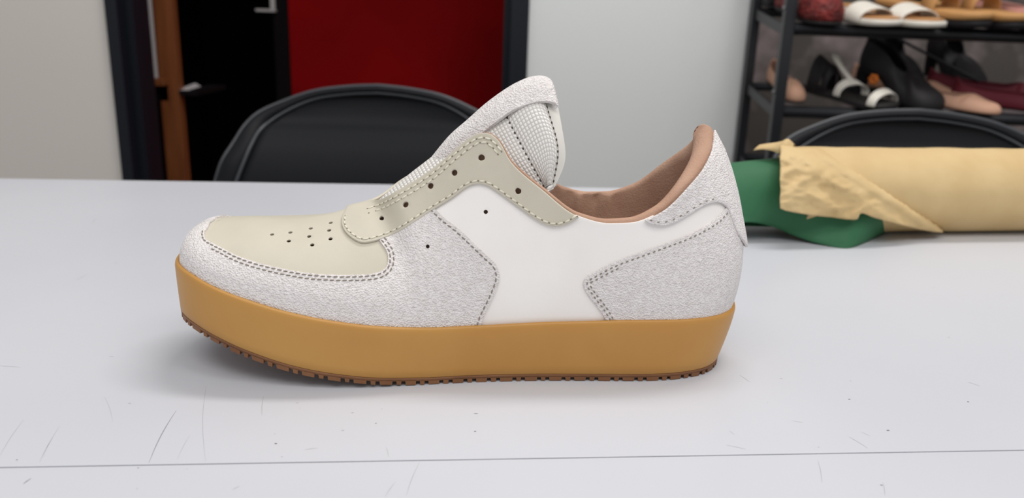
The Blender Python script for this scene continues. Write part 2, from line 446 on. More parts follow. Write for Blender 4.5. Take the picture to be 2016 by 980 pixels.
zb_f = pchip(np.array([-152, -138, -125, -106, -84, -61, -37, -12, 13, 155]) / 1e3,
             np.array([32, 29.5, 25.2, 18.8, 12.6, 8.2, 5.2, 4.1, 4.1, 4.1]) / 1e3)
def taper(x):
    x = np.asarray(x)
    return 0.0018 + 0.0044 * np.clip((x - 0.10) / 0.05, 0, 1) ** 1.5 - 0.001 * np.clip((-0.12 - x) / 0.03, 0, 1)
def ring(inset, zfun):
    """closed ring: near half toe to heel, then far half back"""
    P = OUTD - OUTN * np.asarray(inset).reshape(-1, 1)
    z = zfun(OUTD[:, 0])
    near = np.stack([P[:, 0], -P[:, 1], z], 1); near[0, 1] = near[-1, 1] = 0
    far = near[-2:0:-1] * [1, -1, 1]
    return np.vstack([near, far])
_n = len(OUTD)
_tp = taper(OUTD[:, 0])
mm = 1e-3
rings = [ring(np.full(_n, 7.0 * mm), lambda x: zt_f(x) - 4 * mm),
         ring(np.full(_n, 3.4 * mm), lambda x: zt_f(x) - 3.0 * mm),
         ring(np.full(_n, 2.3 * mm), lambda x: zt_f(x) - 0.3 * mm),
         ring(np.full(_n, 1.6 * mm), lambda x: zt_f(x) + 0.1 * mm),
         ring(np.full(_n, 0.8 * mm), lambda x: zt_f(x) - 0.1 * mm),
         ring(np.full(_n, 0.25 * mm), lambda x: zt_f(x) - 0.8 * mm),
         ring(np.full(_n, 0.0), lambda x: zt_f(x) - 2.2 * mm)]
for k in range(1, 7):
    q = k / 6
    rings.append(ring(_tp * q ** 1.3, lambda x, q=q: (zt_f(x) - 2.2 * mm) * (1 - q) + (zb_f(x) + 0.5 * mm) * q))
rings.append(ring(_tp + 0.4 * mm, lambda x: zb_f(x)))
rings.append(ring(_tp + 4 * mm, lambda x: zb_f(x)))
nr = len(rings[0])
midsole = mesh_obj('midsole', np.vstack(rings), grid_faces(len(rings), nr, cv=True), MAT['gum'], sneaker)
fix_normals(midsole)
# outsole: a thin darker layer with a notched rim of tread lugs
def zo(x): return zb_f(x) - 2.0 * mm
orings = [ring(_tp + 4 * mm, lambda x: zb_f(x) - 0.1 * mm), ring(_tp + 0.3 * mm, lambda x: zb_f(x) - 0.1 * mm), ring(_tp + 0.1 * mm, lambda x: zb_f(x) - 0.6 * mm),
          ring(_tp + 0.5 * mm, zo), ring(_tp + 14 * mm, zo), ring(np.minimum(_tp + 26 * mm, OUTD[:, 1] * 0.7 + 6 * mm), zo)]
ov = np.vstack(orings); of = grid_faces(len(orings), nr, cv=True)
ov = np.vstack([ov, [orings[-1].mean(0)]])
base = (len(orings) - 1) * nr
of += [(base + j, base + (j + 1) % nr, len(ov) - 1) for j in range(nr)]
outsole = fix_normals(mesh_obj('outsole', ov, of, MAT['gum_dark'], sneaker))
outsole['label'] = 'dark gum outsole with notched tread'
tr = MB()
loop = ring(_tp + 0.3 * mm, zo); loop_in = ring(_tp + 12 * mm, zo)
L = np.r_[0, np.cumsum(np.linalg.norm(np.diff(np.vstack([loop, loop[:1]]), axis=0), axis=1))]
def at_len(R, t):
    R2 = np.vstack([R, R[:1]]); return np.array([np.interp(t, L, R2[:, k]) for k in range(3)])
t = 0.0; k = 0
while t < L[-1] - 0.008:
    w = (0.0062, 0.0027)[k % 2] * random.uniform(0.9, 1.1)
    h = random.uniform(1.6, 2.0) * mm
    v = []
    for dz, e in ((0.3 * mm, 0), (-h, 0.25 * mm)):
        for R, tt in ((loop, t + e), (loop, t + w - e), (loop_in, t + w - e), (loop_in, t + e)):
            p = at_len(R, tt); p[2] = max(p[2] + dz, 0.0002); v.append(p)
    tr.add((v, box_vf(0, 1, 0, 1, 0, 1)[1])); t += w + 0.0019; k += 1
tread = tr.obj('tread_lugs', MAT['gum_dark'], outsole, smooth=False); fix_normals(tread); tread['kind'] = 'stuff'

# ---- the shell of the upper: bottom edge B(s), top edge T(s) (near half), Bezier profiles between them
ST = [  # outline x (mm) | T pixel | T half width (mm) | a, b of the upper handle | bulge mm, c of the lower handle
    (-151, (424, 440), 0, .62, .00, 1.0, .62),
    (-146, (436, 437), 0, .62, .00, 1.0, .62),
    (-125, (470, 437), 0, .62, .00, 1.5, .62),
    (-97, (530, 436), 0, .62, .00, 1.5, .62),
    (-72, (600, 432), 0, .60, .00, 1.5, .58),
    (-52, (650, 424), 0, .58, .00, 1.5, .55),
    (-38, (692, 411), 0, .56, .02, 1.5, .50),
    (-27, (728, 402), 0, .55, .06, 1.5, .45),
    (-14, (783, 380), 14, .50, .14, 1.5, .40),
    (4, (854, 334), 16.5, .45, .20, 1.5, .36),
    (16, (926, 273), 19, .42, .25, 1.5, .34),
    (21, (944, 263), 20, .40, .26, 1.5, .33),
    (26, (961, 262), 21, .38, .28, 1.5, .33),
    (31, (981, 275), 22.5, .36, .28, 1.5, .33),
    (38, (1008, 319), 25.5, .32, .30, 2.0, .33),
    (50, (1069, 373), 30, .28, .30, 2.5, .33),
    (68, (1140, 425), 34, .25, .30, 3.0, .33),
    (84, (1197, 439), 35, .22, .30, 3.0, .33),
    (96, (1240, 438), 34.5, .22, .32, 3.0, .33),
    (110, (1297, 417), 31.5, .25, .32, 4.0, .33),
    (126, (1354, 363), 25, .42, .32, 5.0, .33),
    (139, (1383, 326), 17.5, .65, .33, 6.5, .33),
    (149, (1400, 290), 9, .95, .35, 8.0, .33),
    (154, (1404, 257), 0, 1.15, .38, 8.5, .33)]
FEATHER = 4.4 * mm
Bs, Ts, Hs = [], [], []
for k, (bx, tp_, tw, a, b, bu, c) in enumerate(ST):
    i = outl(bx) if 0 < k < len(ST) - 1 else (0 if k == 0 else _n - 1)
    Bs.append(i); Ts.append(at_yl(tp_[0], tp_[1], -tw * mm)); Hs.append((a, b, bu * mm, c))
Ts = np.array(Ts); Hs = np.array(Hs); Bs = np.array(Bs, float)
_bp = np.stack([np.interp(Bs, np.arange(_n), OUTD[:, 0]), np.interp(Bs, np.arange(_n), OUTD[:, 1])], 1)
_ch = 0.5 * np.linalg.norm(np.diff(_bp, axis=0), axis=1) + 0.5 * np.linalg.norm(np.diff(Ts, axis=0), axis=1)
SK = np.r_[0, np.cumsum(_ch)]; SLEN = SK[-1]; SK = SK / SLEN
fB = pchip(SK, Bs); fT = pchip(SK, Ts); fH = pchip(SK, Hs)
def S(s, v):
    s = np.asarray(s, float); v = np.asarray(v, float)
    i = fB(s); ar = np.arange(_n)
    ox, ow = np.interp(i, ar, OUTD[:, 0]), np.interp(i, ar, OUTD[:, 1])
    nx, nw = np.interp(i, ar, OUTN[:, 0]), np.interp(i, ar, OUTN[:, 1])
    q = np.hypot(nx, nw); nx, nw = nx / q, nw / q
    out = np.stack([nx, -nw, 0 * nx], -1)
    B = np.stack([ox - nx * FEATHER, -(ow - nw * FEATHER), zt_f(ox) - 2.5 * mm], -1)
    T = fT(s); H = fH(s); d = B - T
    P1 = B + out * H[..., 2:3] - np.stack([0 * ox, 0 * ox, d[..., 2]], -1) * H[..., 3:4]
    P2 = T + d * np.stack([H[..., 0], H[..., 0], H[..., 1]], -1)
    u = v[..., None]
    return (1-u)**3 * B + 3*u*(1-u)**2 * P1 + 3*u*u*(1-u) * P2 + u**3 * T
def Sfull(s, v):
    e = 4e-4
    s0, s1 = np.clip(s - e, 0, 1), np.clip(s + e, 0, 1); v0, v1 = np.clip(v - 2e-3, 0, 1), np.clip(v + 2e-3, 0, 1)
    P = S(s, v); sc_ = np.maximum(s, 0.008)
    s0, s1 = np.clip(sc_ - e, 0, 1), np.clip(sc_ + e, 0, 1)
    ds = (S(s1, v) - S(s0, v)) / (s1 - s0)[..., None]; dv = (S(sc_, v1) - S(sc_, v0)) / (v1 - v0)[..., None]
    n = np.cross(dv, ds); n /= np.maximum(np.linalg.norm(n, axis=-1), 1e-12)[..., None]
    seam = np.abs(P[..., 1]) < 2e-5
    n[..., 1] = np.where(seam, 0, n[..., 1]); n /= np.maximum(np.linalg.norm(n, axis=-1), 1e-12)[..., None]
    return P, n, ds, dv
_chk = Sfull(np.array([0.5]), np.array([0.5]))[1][0]
NSIGN = 1.0 if _chk[1] < 0 else -1.0
def surf(s, v, off=0.0):
    s = np.atleast_1d(np.asarray(s, float)); v = np.atleast_1d(np.asarray(v, float))
    P, n, ds, dv = Sfull(s, v); n = n * NSIGN
    return P + n * (np.asarray(off).reshape(-1, 1) if np.ndim(off) else off), n, ds, dv
# picking: pixel to (s, v) on the shell lifted by 2 mm
NS, NV = 420, 72
_gs, _gv = np.meshgrid(np.linspace(0, 1, NS), np.linspace(0, 1, NV), indexing='ij')
_gp = surf(_gs.ravel(), _gv.ravel(), 2 * mm)[0]
_tri = []
for i in range(NS - 1):
    for j in range(NV - 1):
        a, b, c, d = i * NV + j, (i + 1) * NV + j, (i + 1) * NV + j + 1, i * NV + j + 1
        _tri += [(a, b, c), (a, c, d)]
_bvh = BVHTree.FromPolygons([Vector(p) for p in _gp], _tri)
_gpx = projl(_gp); _gsr, _gvr = _gs.ravel(), _gv.ravel()
def pick(px, py):
    d = Vector(rayl(px, py)).normalized()
    loc, nor, idx, dist = _bvh.ray_cast(Vector(CAML), d)
    if idx is None:
        k = np.argmin((_gpx[:, 0] - px) ** 2 + (_gpx[:, 1] - py) ** 2); return _gsr[k], _gvr[k]
    t = _tri[idx]; A, Bq, Cq = (_gp[i] for i in t); p = np.array(loc)
    m = np.stack([Bq - A, Cq - A], 1); w = np.linalg.lstsq(m, p - A, rcond=None)[0]
    u = np.array([1 - w[0] - w[1], w[0], w[1]])
    return float(u @ _gsr[list(t)]), float(u @ _gvr[list(t)])
def pxc(pts, step=5.0, smooth=True):
    """pixel curve traced on the shell, as (s, v) rows"""
    Q = cspline(pts, step=step) if smooth and len(pts) > 2 else np.array(pts, float)
    return np.array([pick(*q) for q in Q])
def s_top(px, lo=0.0, hi=1.0):
    """s where the top edge passes pixel column px, within [lo, hi]"""
    ss = np.linspace(lo, hi, 1500); q = projl(fT(ss))[:, 0]; return ss[np.argmin(np.abs(q - px))]
def edge_v(v, sa, sb, step=0.0022):
    n = max(2, int(abs(sb - sa) * SLEN / step)); ss = np.linspace(sa, sb, n); return np.stack([ss, np.full(n, float(v))], 1)
def inside(P, poly):
    x, y = P[:, 0], P[:, 1]; r = np.zeros(len(P), bool); k = len(poly)
    for i in range(k):
        x0, y0 = poly[i]; x1, y1 = poly[(i + 1) % k]
        if y0 == y1: continue
        c = ((y0 > y) != (y1 > y)) & (x < (x1 - x0) * (y - y0) / (y1 - y0) + x0); r ^= c
    return r
def seg_dist(P, poly):
    A = poly; Bq = np.roll(poly, -1, 0); best = np.full(len(P), 1e9)
    for a, b in zip(A, Bq):
        d = b - a; L2 = d @ d
        t = np.clip(((P - a) @ d) / L2, 0, 1) if L2 > 0 else np.zeros(len(P))
        best = np.minimum(best, np.linalg.norm(P - (a + t[:, None] * d), axis=1))
    return best
KS, KV = SLEN, 0.075
def hole_ring(s, v, r, n=12):
    P, nn, ds, dv = surf([s], [v]); P, nn, ds, dv = P[0], nn[0], ds[0], dv[0]
    e1 = ds / np.linalg.norm(ds); e2 = np.cross(nn, e1); J = np.stack([ds, dv], 1)
    return np.array([np.array([s, v]) + np.linalg.lstsq(J, r * (math.cos(a) * e1 + math.sin(a) * e2), rcond=None)[0]
                     for a in np.linspace(0, 2 * math.pi, n, endpoint=False)])
def panel_tris(poly, holes=(), sp=0.0024):
    P = np.vstack(poly) if isinstance(poly, list) else np.asarray(poly)
    P = np.clip(P, 0, 1)
    keep = [0]
    for i in range(1, len(P)):
        if np.linalg.norm((P[i] - P[keep[-1]]) * [KS, KV]) > 0.0004: keep.append(i)
    if np.linalg.norm((P[keep[-1]] - P[keep[0]]) * [KS, KV]) < 0.0004: keep.pop()
    P = P[keep]; A = P * [KS, KV]
    lo, hi = A.min(0), A.max(0)
    gx, gy = np.meshgrid(np.arange(lo[0], hi[0], sp), np.arange(lo[1], hi[1], sp * 0.87), indexing='ij')
    gx = gx + (np.arange(gx.shape[1]) % 2) * sp / 2
    G = np.stack([gx.ravel(), gy.ravel()], 1); G = G[inside(G, A)]; G = G[seg_dist(G, A) > sp * 0.55]
    HR = [np.asarray(h) * [KS, KV] for h in holes]
    for h in HR:
        G = G[~inside(G, h)]; G = G[seg_dist(G, h) > sp * 0.3]
    V = [A]; E = [(i, (i + 1) % len(A)) for i in range(len(A))]; k = len(A)
    for h in HR:
        V.append(h); E += [(k + i, k + (i + 1) % len(h)) for i in range(len(h))]; k += len(h)
    V.append(G); V = np.vstack(V)
    vo, eo, fo, *_ = delaunay_2d_cdt([Vector(p) for p in V], E, [], 0, 1e-7)
    vo = np.array([tuple(p) for p in vo]); fo = np.array([f for f in fo if len(f) == 3])
    cen = vo[fo].mean(1); ok = inside(cen, A)
    for h in HR: ok &= ~inside(cen, h)
    return vo / [KS, KV], fo[ok]
def panel(name, poly, h, t, mat, holes=(), wrap=True, sides=(1, -1), offfn=None, bev=0.00035, label=None, sp=0.0024):
    """a sheet of material lying h above the shell, t thick; wrap joins both sides into one piece"""
    sv, tri = panel_tris(poly, holes, sp)
    off = np.full(len(sv), h) if offfn is None else h + offfn(sv[:, 0], sv[:, 1])
    P = surf(sv[:, 0], sv[:, 1], off)[0]
    P[:, 1] = np.where(np.abs(P[:, 1]) < 4e-5, 0, P[:, 1])
    a, b, c = P[tri[:, 0]], P[tri[:, 1]], P[tri[:, 2]]
    fn = np.cross(b - a, c - a); nn = surf(sv[tri[:, 0], 0], sv[tri[:, 0], 1])[1]
    flip = (fn * nn).sum(1) < 0; tri[flip] = tri[flip][:, ::-1]
    res = []
    def finish(V, F):
        o = mesh_obj(name, V, F, mat, sneaker)
        bm = bmesh.new(); bm.from_mesh(o.data); bmesh.ops.remove_doubles(bm, verts=bm.verts, dist=3e-5)
        used = [v for v in bm.verts if not v.link_faces]; bmesh.ops.delete(bm, geom=used, context='VERTS')
        bm.to_mesh(o.data); bm.free()
        o.data.polygons.foreach_set('use_smooth', [True] * len(o.data.polygons))
        m = o.modifiers.new('thickness', 'SOLIDIFY'); m.thickness = t; m.offset = -1; m.use_even_offset = False
        if bev: mod_bevel(o, bev, 2, 50)
        if label: o['label'] = label
        res.append(o)
    far = P * [1, -1, 1]
    if wrap: finish(np.vstack([P, far]), np.vstack([tri, tri[:, ::-1] + len(P)]))
    else:
        if 1 in sides: finish(P, tri)
        if -1 in sides: finish(far, tri[:, ::-1])
    return res
# stitches
def capsule(p, d, n, ln, r):
    d = d / np.linalg.norm(d); a = np.cross(d, n); a /= np.linalg.norm(a); b = np.cross(a, d)
    V = [p - d * ln / 2]
    for q, rr in ((-0.36, 0.85), (0, 1.0), (0.36, 0.85)):
        for k in range(6):
            th = math.pi / 3 * k; V.append(p + d * ln * q + (a * math.cos(th) * r * 1.1 + b * math.sin(th) * r) * rr)
    V.append(p + d * ln / 2)
    F = [(0, 1 + (k + 1) % 6, 1 + k) for k in range(6)]
    for m in range(2):
        for k in range(6):
            F.append((1 + 6*m + k, 1 + 6*m + (k+1) % 6, 7 + 6*m + (k+1) % 6, 7 + 6*m + k))
    F += [(19, 13 + k, 13 + (k + 1) % 6) for k in range(6)]
    return V, F
def stitches(mb, sv, h, ln=0.0029, gap=0.0006, r=0.00042, mirror=True, jitter=0.1, sides=(1,)):
    P, n, _, _ = surf(sv[:, 0], sv[:, 1], h)
    Lc = np.r_[0, np.cumsum(np.linalg.norm(np.diff(P, axis=0), axis=1))]
    k = max(1, int(Lc[-1] / (ln + gap)))
    for i in range(k):
        c = (i + 0.5) * Lc[-1] / k
        f = lambda t, A: np.array([np.interp(t, Lc, A[:, q]) for q in range(3)])
        p = f(c, P); d = f(min(c + ln / 2, Lc[-1]), P) - f(max(c - ln / 2, 0), P); nn = f(c, n)
        d = d / np.linalg.norm(d) + np.cross(nn, d / np.linalg.norm(d)) * jitter
        vf = capsule(p, d, nn, ln, r)
        for sg in ((1, -1) if mirror else sides):
            if sg == 1: mb.add(vf)
            else: mb.add(([np.array(q) * [1, -1, 1] for q in vf[0]], [tuple(reversed(q)) for q in vf[1]]))
def stitch_obj(rows, mat, parent, mirror=True, **kw):
    mb = MB()
    for sv, h in rows: stitches(mb, sv, h, mirror=mirror, **kw)
    o = mb.obj('stitching', mat, parent); o['kind'] = 'stuff'; return o
def off_px(pts, d):
    Q = cspline(pts, step=4.0); T = np.gradient(Q, axis=0); T /= np.linalg.norm(T, axis=1)[:, None]
    return Q + np.stack([T[:, 1], -T[:, 0]], 1) * d
def trace(pts): return np.array([pick(*q) for q in pts])

# outlines seen from the camera side
MUD_IN = [(409, 446), (403, 454), (402, 462), (405, 470), (420, 479), (442, 490), (465, 502), (495, 513), (532, 523), (569, 531), (605, 537),
          (642, 540), (679, 541), (716, 540), (740, 537), (753, 532), (761, 524), (764, 512), (763, 498), (756, 485), (747, 473)]
MUD_REAR = [(850, 405), (875, 429), (902, 450), (933, 479), (958, 503), (976, 520), (983, 536), (983, 552), (975, 576), (962, 604), (952, 624), (945, 645)]
EYE_LOW = [(697, 401), (684, 411), (674, 426), (673, 441), (679, 455), (694, 469), (711, 477), (729, 476), (754, 469), (783, 457), (819, 435), (854, 412),
           (890, 390), (922, 367), (940, 362), (958, 365), (972, 373), (997, 391), (1026, 412), (1051, 430), (1076, 443), (1097, 446), (1122, 439), (1140, 427)]
CNT_TOP = [(1196, 636), (1182, 613), (1165, 591), (1150, 568), (1148, 556), (1154, 546), (1166, 539), (1182, 530), (1214, 514), (1263, 496), (1312, 478),
           (1354, 462), (1383, 448), (1411, 430), (1428, 412)]
TAB_LOW = [(1266, 432), (1277, 439), (1291, 443), (1311, 443), (1334, 435), (1360, 420), (1389, 403), (1409, 398), (1422, 401), (1432, 410), (1440, 431), (1451, 460)]

s_throat = SK[7]
s_eye0 = s_top(686, 0, SK[7]); s_eye1 = s_top(1139, SK[13], SK[18])
mud_in = pxc(MUD_IN); mud_rear = pxc(MUD_REAR)
_v_toe = mud_in[0, 1]
# join the inner edge of the toe panel round the toe to the centre line
toe_c = np.array([0.0, 0.93])
mud_start = cspline(np.array([[0.0, 0.955], [0.015, 0.94], [0.030, 0.895], [0.044, 0.82], mud_in[0], mud_in[2]]) * [SLEN, 0.06], step=0.0016) / [SLEN, 0.06]
mud_start[0, 0] = 0.0; mud_in = mud_in[3:]

# toe box (the smooth beige leather under the toe panel's edge)
vamp_edge = trace(off_px(MUD_IN[4:], -13))
eye_low = pxc(EYE_LOW[2:])
punch = [(535, 458), (571, 454), (568, 471), (611, 446), (608, 462), (614, 479), (650, 435), (647, 450), (650, 467)]
vh = [hole_ring(*pick(*q), 0.00115, 8) for q in punch]
# the panel runs a little way under the eyestay
vamp_poly = [np.array([[0.0, 0.84]]), vamp_edge, np.array([pick(775, 470), pick(770, 452), pick(740, 452), pick(712, 440)]), edge_v(1, s_top(712, 0, SK[7]), 0.0)]
toe_box = panel('toe_box', vamp_poly, 1.0 * mm, 1.0 * mm, MAT['leather_beige'], vh, label='smooth beige toe box with punched air holes')[0]
# toe panel (rough white suede round the toe and forefoot)
up_edge = pxc([(747, 473), (762, 455), (800, 432), (850, 405)], 8)
mud_poly = [np.array([[0.0, 0.02]]), mud_start, mud_in, up_edge, mud_rear, edge_v(0.0, mud_rear[-1, 0], 0.0)[1:]]
mudguard = panel('toe_panel', mud_poly, 2.1 * mm, 1.2 * mm, MAT['suede'], [hole_ring(*pick(842, 485), 0.0010, 8)],
                 label='rough white suede panel wrapped round the toe')[0]
stitch_obj([(trace(off_px(MUD_IN[1:], -4)), 2.15 * mm), (trace(off_px(MUD_IN[4:], -11)), 2.15 * mm), (trace(off_px(MUD_REAR, -7)), 2.15 * mm)],
           MAT['thread_shaded'], mudguard, ln=0.0023, gap=0.0007, r=0.00036)
# quarters (smooth white leather), one on each side
QTR_UP = off_px(EYE_LOW[6:-1], 9); QTR_UP = QTR_UP[QTR_UP[:, 0] > 846]
q_up = trace(QTR_UP)
front = trace(off_px(MUD_REAR, -16))[::-1]; front = np.vstack([[front[0, 0], 0.0], front[1:]])
s_q1 = 0.97
heel_under = np.array([[s_q1, 0.0], [s_q1, 0.35], [s_q1, 0.62]])
s_qt = s_top(1285, SK[17], SK[20])
quarter_poly = [front, q_up[1:], edge_v(1, s_eye1 - 0.004, s_qt), np.array([[s_qt + 0.02, 0.90], [0.93, 0.80], [s_q1, 0.70]]), heel_under[::-1], edge_v(0.0, s_q1, front[0, 0])[1:]]
quarters = panel('quarter', quarter_poly, 1.0 * mm, 1.0 * mm, MAT['leather_white'], [hole_ring(*pick(956, 417), 0.0011, 10)], wrap=False)
for q in quarters: q['label'] = 'smooth white leather side panel'
# eyestay (beige leather round the throat)
eyes = [(752, 430), (799, 403), (848, 366), (895, 340), (948, 310), (1020, 376)]
eye_poly = [cspline(np.array([[s_eye0, 1.0], [s_eye0 - 0.0035, 0.25 * eye_low[0, 1] + 0.75], eye_low[0], eye_low[2]]) * [SLEN, 0.06], step=0.0018) / [SLEN, 0.06], eye_low[3:], edge_v(1, s_eye1, s_eye0)[1:]]
eyestay = panel('eyestay', eye_poly, 2.5 * mm, 1.5 * mm, MAT['leather_beige'], [hole_ring(*pick(*q), 0.00155, 12) for q in eyes],
                label='beige leather eyestay with empty lace holes')[0]
EYE_UP = [(724, 413), (745, 406), (783, 387), (819, 366), (854, 342), (890, 310), (926, 282), (944, 273), (961, 274), (975, 284), (987, 299)]
stitch_obj([(trace(off_px(EYE_LOW[2:], 6)), 2.6 * mm), (trace(off_px(EYE_UP, 1)), 2.6 * mm), (trace(off_px(EYE_UP, -8)[3:]), 2.6 * mm)],
           MAT['thread'], eyestay, ln=0.0031, gap=0.0007, r=0.00048)
nh = MB()
for pts, d_ in ((EYE_LOW[2:], 6), (EYE_UP, 1), (EYE_UP, -8)):
    sv_ = trace(off_px(pts, d_)); P_, n_, _, _ = surf(sv_[:, 0], sv_[:, 1], 2.55 * mm)
    Lc = np.r_[0, np.cumsum(np.linalg.norm(np.diff(P_, axis=0), axis=1))]; k_ = max(1, int(Lc[-1] / 0.0038))
    for i in range(k_ + 1):
        c_ = i * Lc[-1] / k_; f_ = lambda t, A: np.array([np.interp(t, Lc, A[:, q]) for q in range(3)])
        vf = capsule(f_(c_, P_), f_(min(c_ + .001, Lc[-1]), P_) - f_(max(c_ - .001, 0), P_), f_(c_, n_), 0.0008, 0.00034)
        nh.add(vf); nh.add(([np.array(q) * [1, -1, 1] for q in vf[0]], [tuple(reversed(q)) for q in vf[1]]))
o = nh.obj('needle_holes', MAT['thread_pit'], eyestay); o['kind'] = 'stuff'
# heel counter (suede)
cnt = pxc(CNT_TOP)
cnt_poly = [cnt, np.array([[0.993, cnt[-1, 1] + 0.02], [1.0, cnt[-1, 1] + 0.02], [1.0, 0.0]]), edge_v(0.0, 1.0, cnt[0, 0])[1:]]
counter = panel('heel_counter', cnt_poly, 2.1 * mm, 1.2 * mm, MAT['suede'], label='rough white suede heel counter')[0]
stitch_obj([(trace(off_px(CNT_TOP, -8)), 2.15 * mm), (trace(off_px(CNT_TOP[:9], -14)), 2.15 * mm)], MAT['thread_shaded'], counter, ln=0.0016, gap=0.0013, r=0.00036)
# heel tab (suede, round the back of the collar, its lower tip lifting off)
tab = pxc(TAB_LOW)
s_tab = s_top(1266, SK[17], SK[20]); tab[0] = (s_tab, 1.0)
v_tip = 0.40
tab_poly = [tab, np.array([[0.958, 0.455], [0.972, 0.40], [0.988, 0.365], [1.0, 0.355]]), np.array([[1.0, 0.6], [1.0, 0.8]]), edge_v(1, 1.0, s_tab)]
def flare(s, v):
    return 1.8 * mm * np.clip((0.58 - v) / 0.2, 0, 1) ** 1.5 - 1.6 * mm * np.clip((v - 0.90) / 0.10, 0, 1) ** 2 * np.clip((s - 0.9) / 0.06, 0, 1)
heel_tab = panel('heel_tab', tab_poly, 2.9 * mm, 1.4 * mm, MAT['suede'], offfn=flare, label='rough white suede heel tab with a lifted tip')[0]
stitch_obj([(trace(off_px(TAB_LOW[:8], 7)), 2.95 * mm)], MAT['thread_shaded'], heel_tab, ln=0.0015, gap=0.0026, r=0.0003)

# ---- lining with a padded collar roll
ns = 300
ss = np.linspace(0, 1, ns)
rr = pchip([0, SK[11], SK[14], SK[16], SK[18], SK[20], SK[21], SK[22], 1], np.array([.3, .3, .9, 1.5, 2.2, 4.0, 5.0, 5.8, 6.2]) * mm)(ss)
deep = pchip([0, SK[10], SK[14], SK[17], SK[20], 1], np.array([2.6, 2.6, 4, 6, 8, 10]) * mm)(ss)
P1, n1, _, dv1 = surf(ss, np.ones(ns)); up = dv1 / np.linalg.norm(dv1, axis=1)[:, None]
cols = []
P0 = surf(ss, np.full(ns, 0.96))[0] - n1 * 0.0003; cols.append(P0)
for a in np.linspace(math.pi, -0.1, 10):
    cols.append(P1 - n1 * (rr * (1 + math.cos(a + 0)) )[:, None] * 0 + (-n1) * (rr * (1 + math.cos(a)))[:, None] + up * (rr * math.sin(a))[:, None])
for v in np.linspace(0.94, 0.04, 16):
    Pv, nv, _, _ = surf(ss, np.full(ns, v))
    w = min(1.0, (1 - v) / 0.35)
    d = (2 * rr) * (1 - w) + np.maximum(deep, 2 * rr) * w
    d = d * np.clip(v / 0.1, 0.6, 1)
    cols.append(Pv - nv * d[:, None])
Lm = np.stack(cols, 1)
Lm[ns // 2:, :, 1] = np.minimum(Lm[ns // 2:, :, 1], 0.0)                                  # ns x nc x 3
nc = Lm.shape[1]
for it in range(30):                                    # relax the tight bend of the roll at the back of the heel
    k0 = int(0.86 * ns); mid = 0.5 * (Lm[k0 - 1:-2] + Lm[k0 + 1:]); Lm[k0:-1, 3:] += 0.5 * (mid - Lm[k0:-1])[:, 3:]
    Lm[-1, 3:, 0] += 0.5 * (Lm[-2, 3:, 0] - Lm[-1, 3:, 0]) * 0.3; Lm[-1, :, 1] = 0
far = Lm * [1, -1, 1]
# soft creases pressed into the far wall of the collar
for s0, w0, amp in ((SK[17] - 0.004, 0.008, 1.7), (SK[18] - 0.006, 0.006, -1.2), (SK[18] + 0.016, 0.008, 1.6), (SK[16] + 0.01, 0.012, 1.0)):
    g = np.exp(-((ss[:, None] + 0.022 * np.linspace(0, 3, nc)[None] - 0.012 - s0) / w0) ** 2) * np.clip((np.arange(nc)[None] - 6) / 4, 0, 1) * np.clip((24 - np.arange(nc)[None]) / 6, 0, 1)
    far[..., 1] -= amp * mm * g
Vn = np.vstack([Lm.reshape(-1, 3), far.reshape(-1, 3)])
Fl = grid_faces(ns, nc) + [tuple(i + ns * nc for i in reversed(f)) for f in grid_faces(ns, nc)]
Vn[:, 1] = np.where(np.abs(Vn[:, 1]) < 3e-4, np.where(np.arange(len(Vn)) % (ns * nc) // nc >= ns - 1, 0, Vn[:, 1]), Vn[:, 1])
lining = mesh_obj('collar_lining', Vn, Fl, MAT['lining'], sneaker)
bm = bmesh.new(); bm.from_mesh(lining.data); bmesh.ops.remove_doubles(bm, verts=bm.verts, dist=5e-5); bmesh.ops.recalc_face_normals(bm, faces=bm.faces)
bm.to_mesh(lining.data); bm.free(); lining.data.polygons.foreach_set('use_smooth', [True] * len(lining.data.polygons))
lining['label'] = 'tan suede lining with a padded collar'
ir = ring(np.full(_n, 8 * mm), lambda x: zt_f(x) + 1 * mm); ir2 = ring(np.full(_n, 8 * mm), lambda x: zt_f(x) - 2 * mm)
iv = np.vstack([ir2, ir, ring(np.minimum(np.full(_n, 20 * mm), OUTD[:, 1] * 0.6 + 8 * mm), lambda x: zt_f(x) + 0.6 * mm)]); iv = np.vstack([iv, [ir.mean(0)]])
insole = fix_normals(mesh_obj('insole', iv, grid_faces(3, nr, cv=True) + [(2 * nr + j, 2 * nr + (j + 1) % nr, 3 * nr) for j in range(nr)], MAT['insole'], sneaker))

# ---- tongue
def net(rows, nu, nw, sym=True):
    """rows of (px, py, y mm) from crown to near edge; mirrored, splined to a grid"""
    R = np.array([[at_yl(px, py, y * mm) for px, py, y in row] for row in rows])
    if sym: R = np.concatenate([R[:, :0:-1], R * [1, -1, 1]], 1) if False else np.concatenate([R[:, ::-1], (R * [1, -1, 1])[:, 1:]], 1)
    A = np.stack([cs_u(r, nw) for r in R])
    return np.stack([cs_u(A[:, j], nu) for j in range(nw)], 1)
TNG = [[(733, 404, 0), (735, 410, -5), (738, 418, -9), (741, 428, -12)],
       [(795, 351, 0), (800, 362, -7), (810, 382, -13), (822, 402, -16)],
       [(858, 302, 0), (865, 316, -8), (879, 343, -14), (896, 375, -17)],
       [(926, 247, 0), (938, 265, -9), (957, 300, -16), (988, 350, -20)],
       [(985, 203, 0), (1001, 238, -12), (1036, 305, -20), (1072, 370, -23)],
       [(1040, 176, 0), (1055, 214, -13), (1080, 290, -21), (1082, 374, -24)],
       [(1074, 182, 0), (1086, 226, -13), (1103, 300, -21), (1088, 372, -24)],
       [(1092, 192, 0), (1103, 240, -13), (1112, 312, -21), (1094, 366, -24)]]
TG = net(TNG, 90, 61)
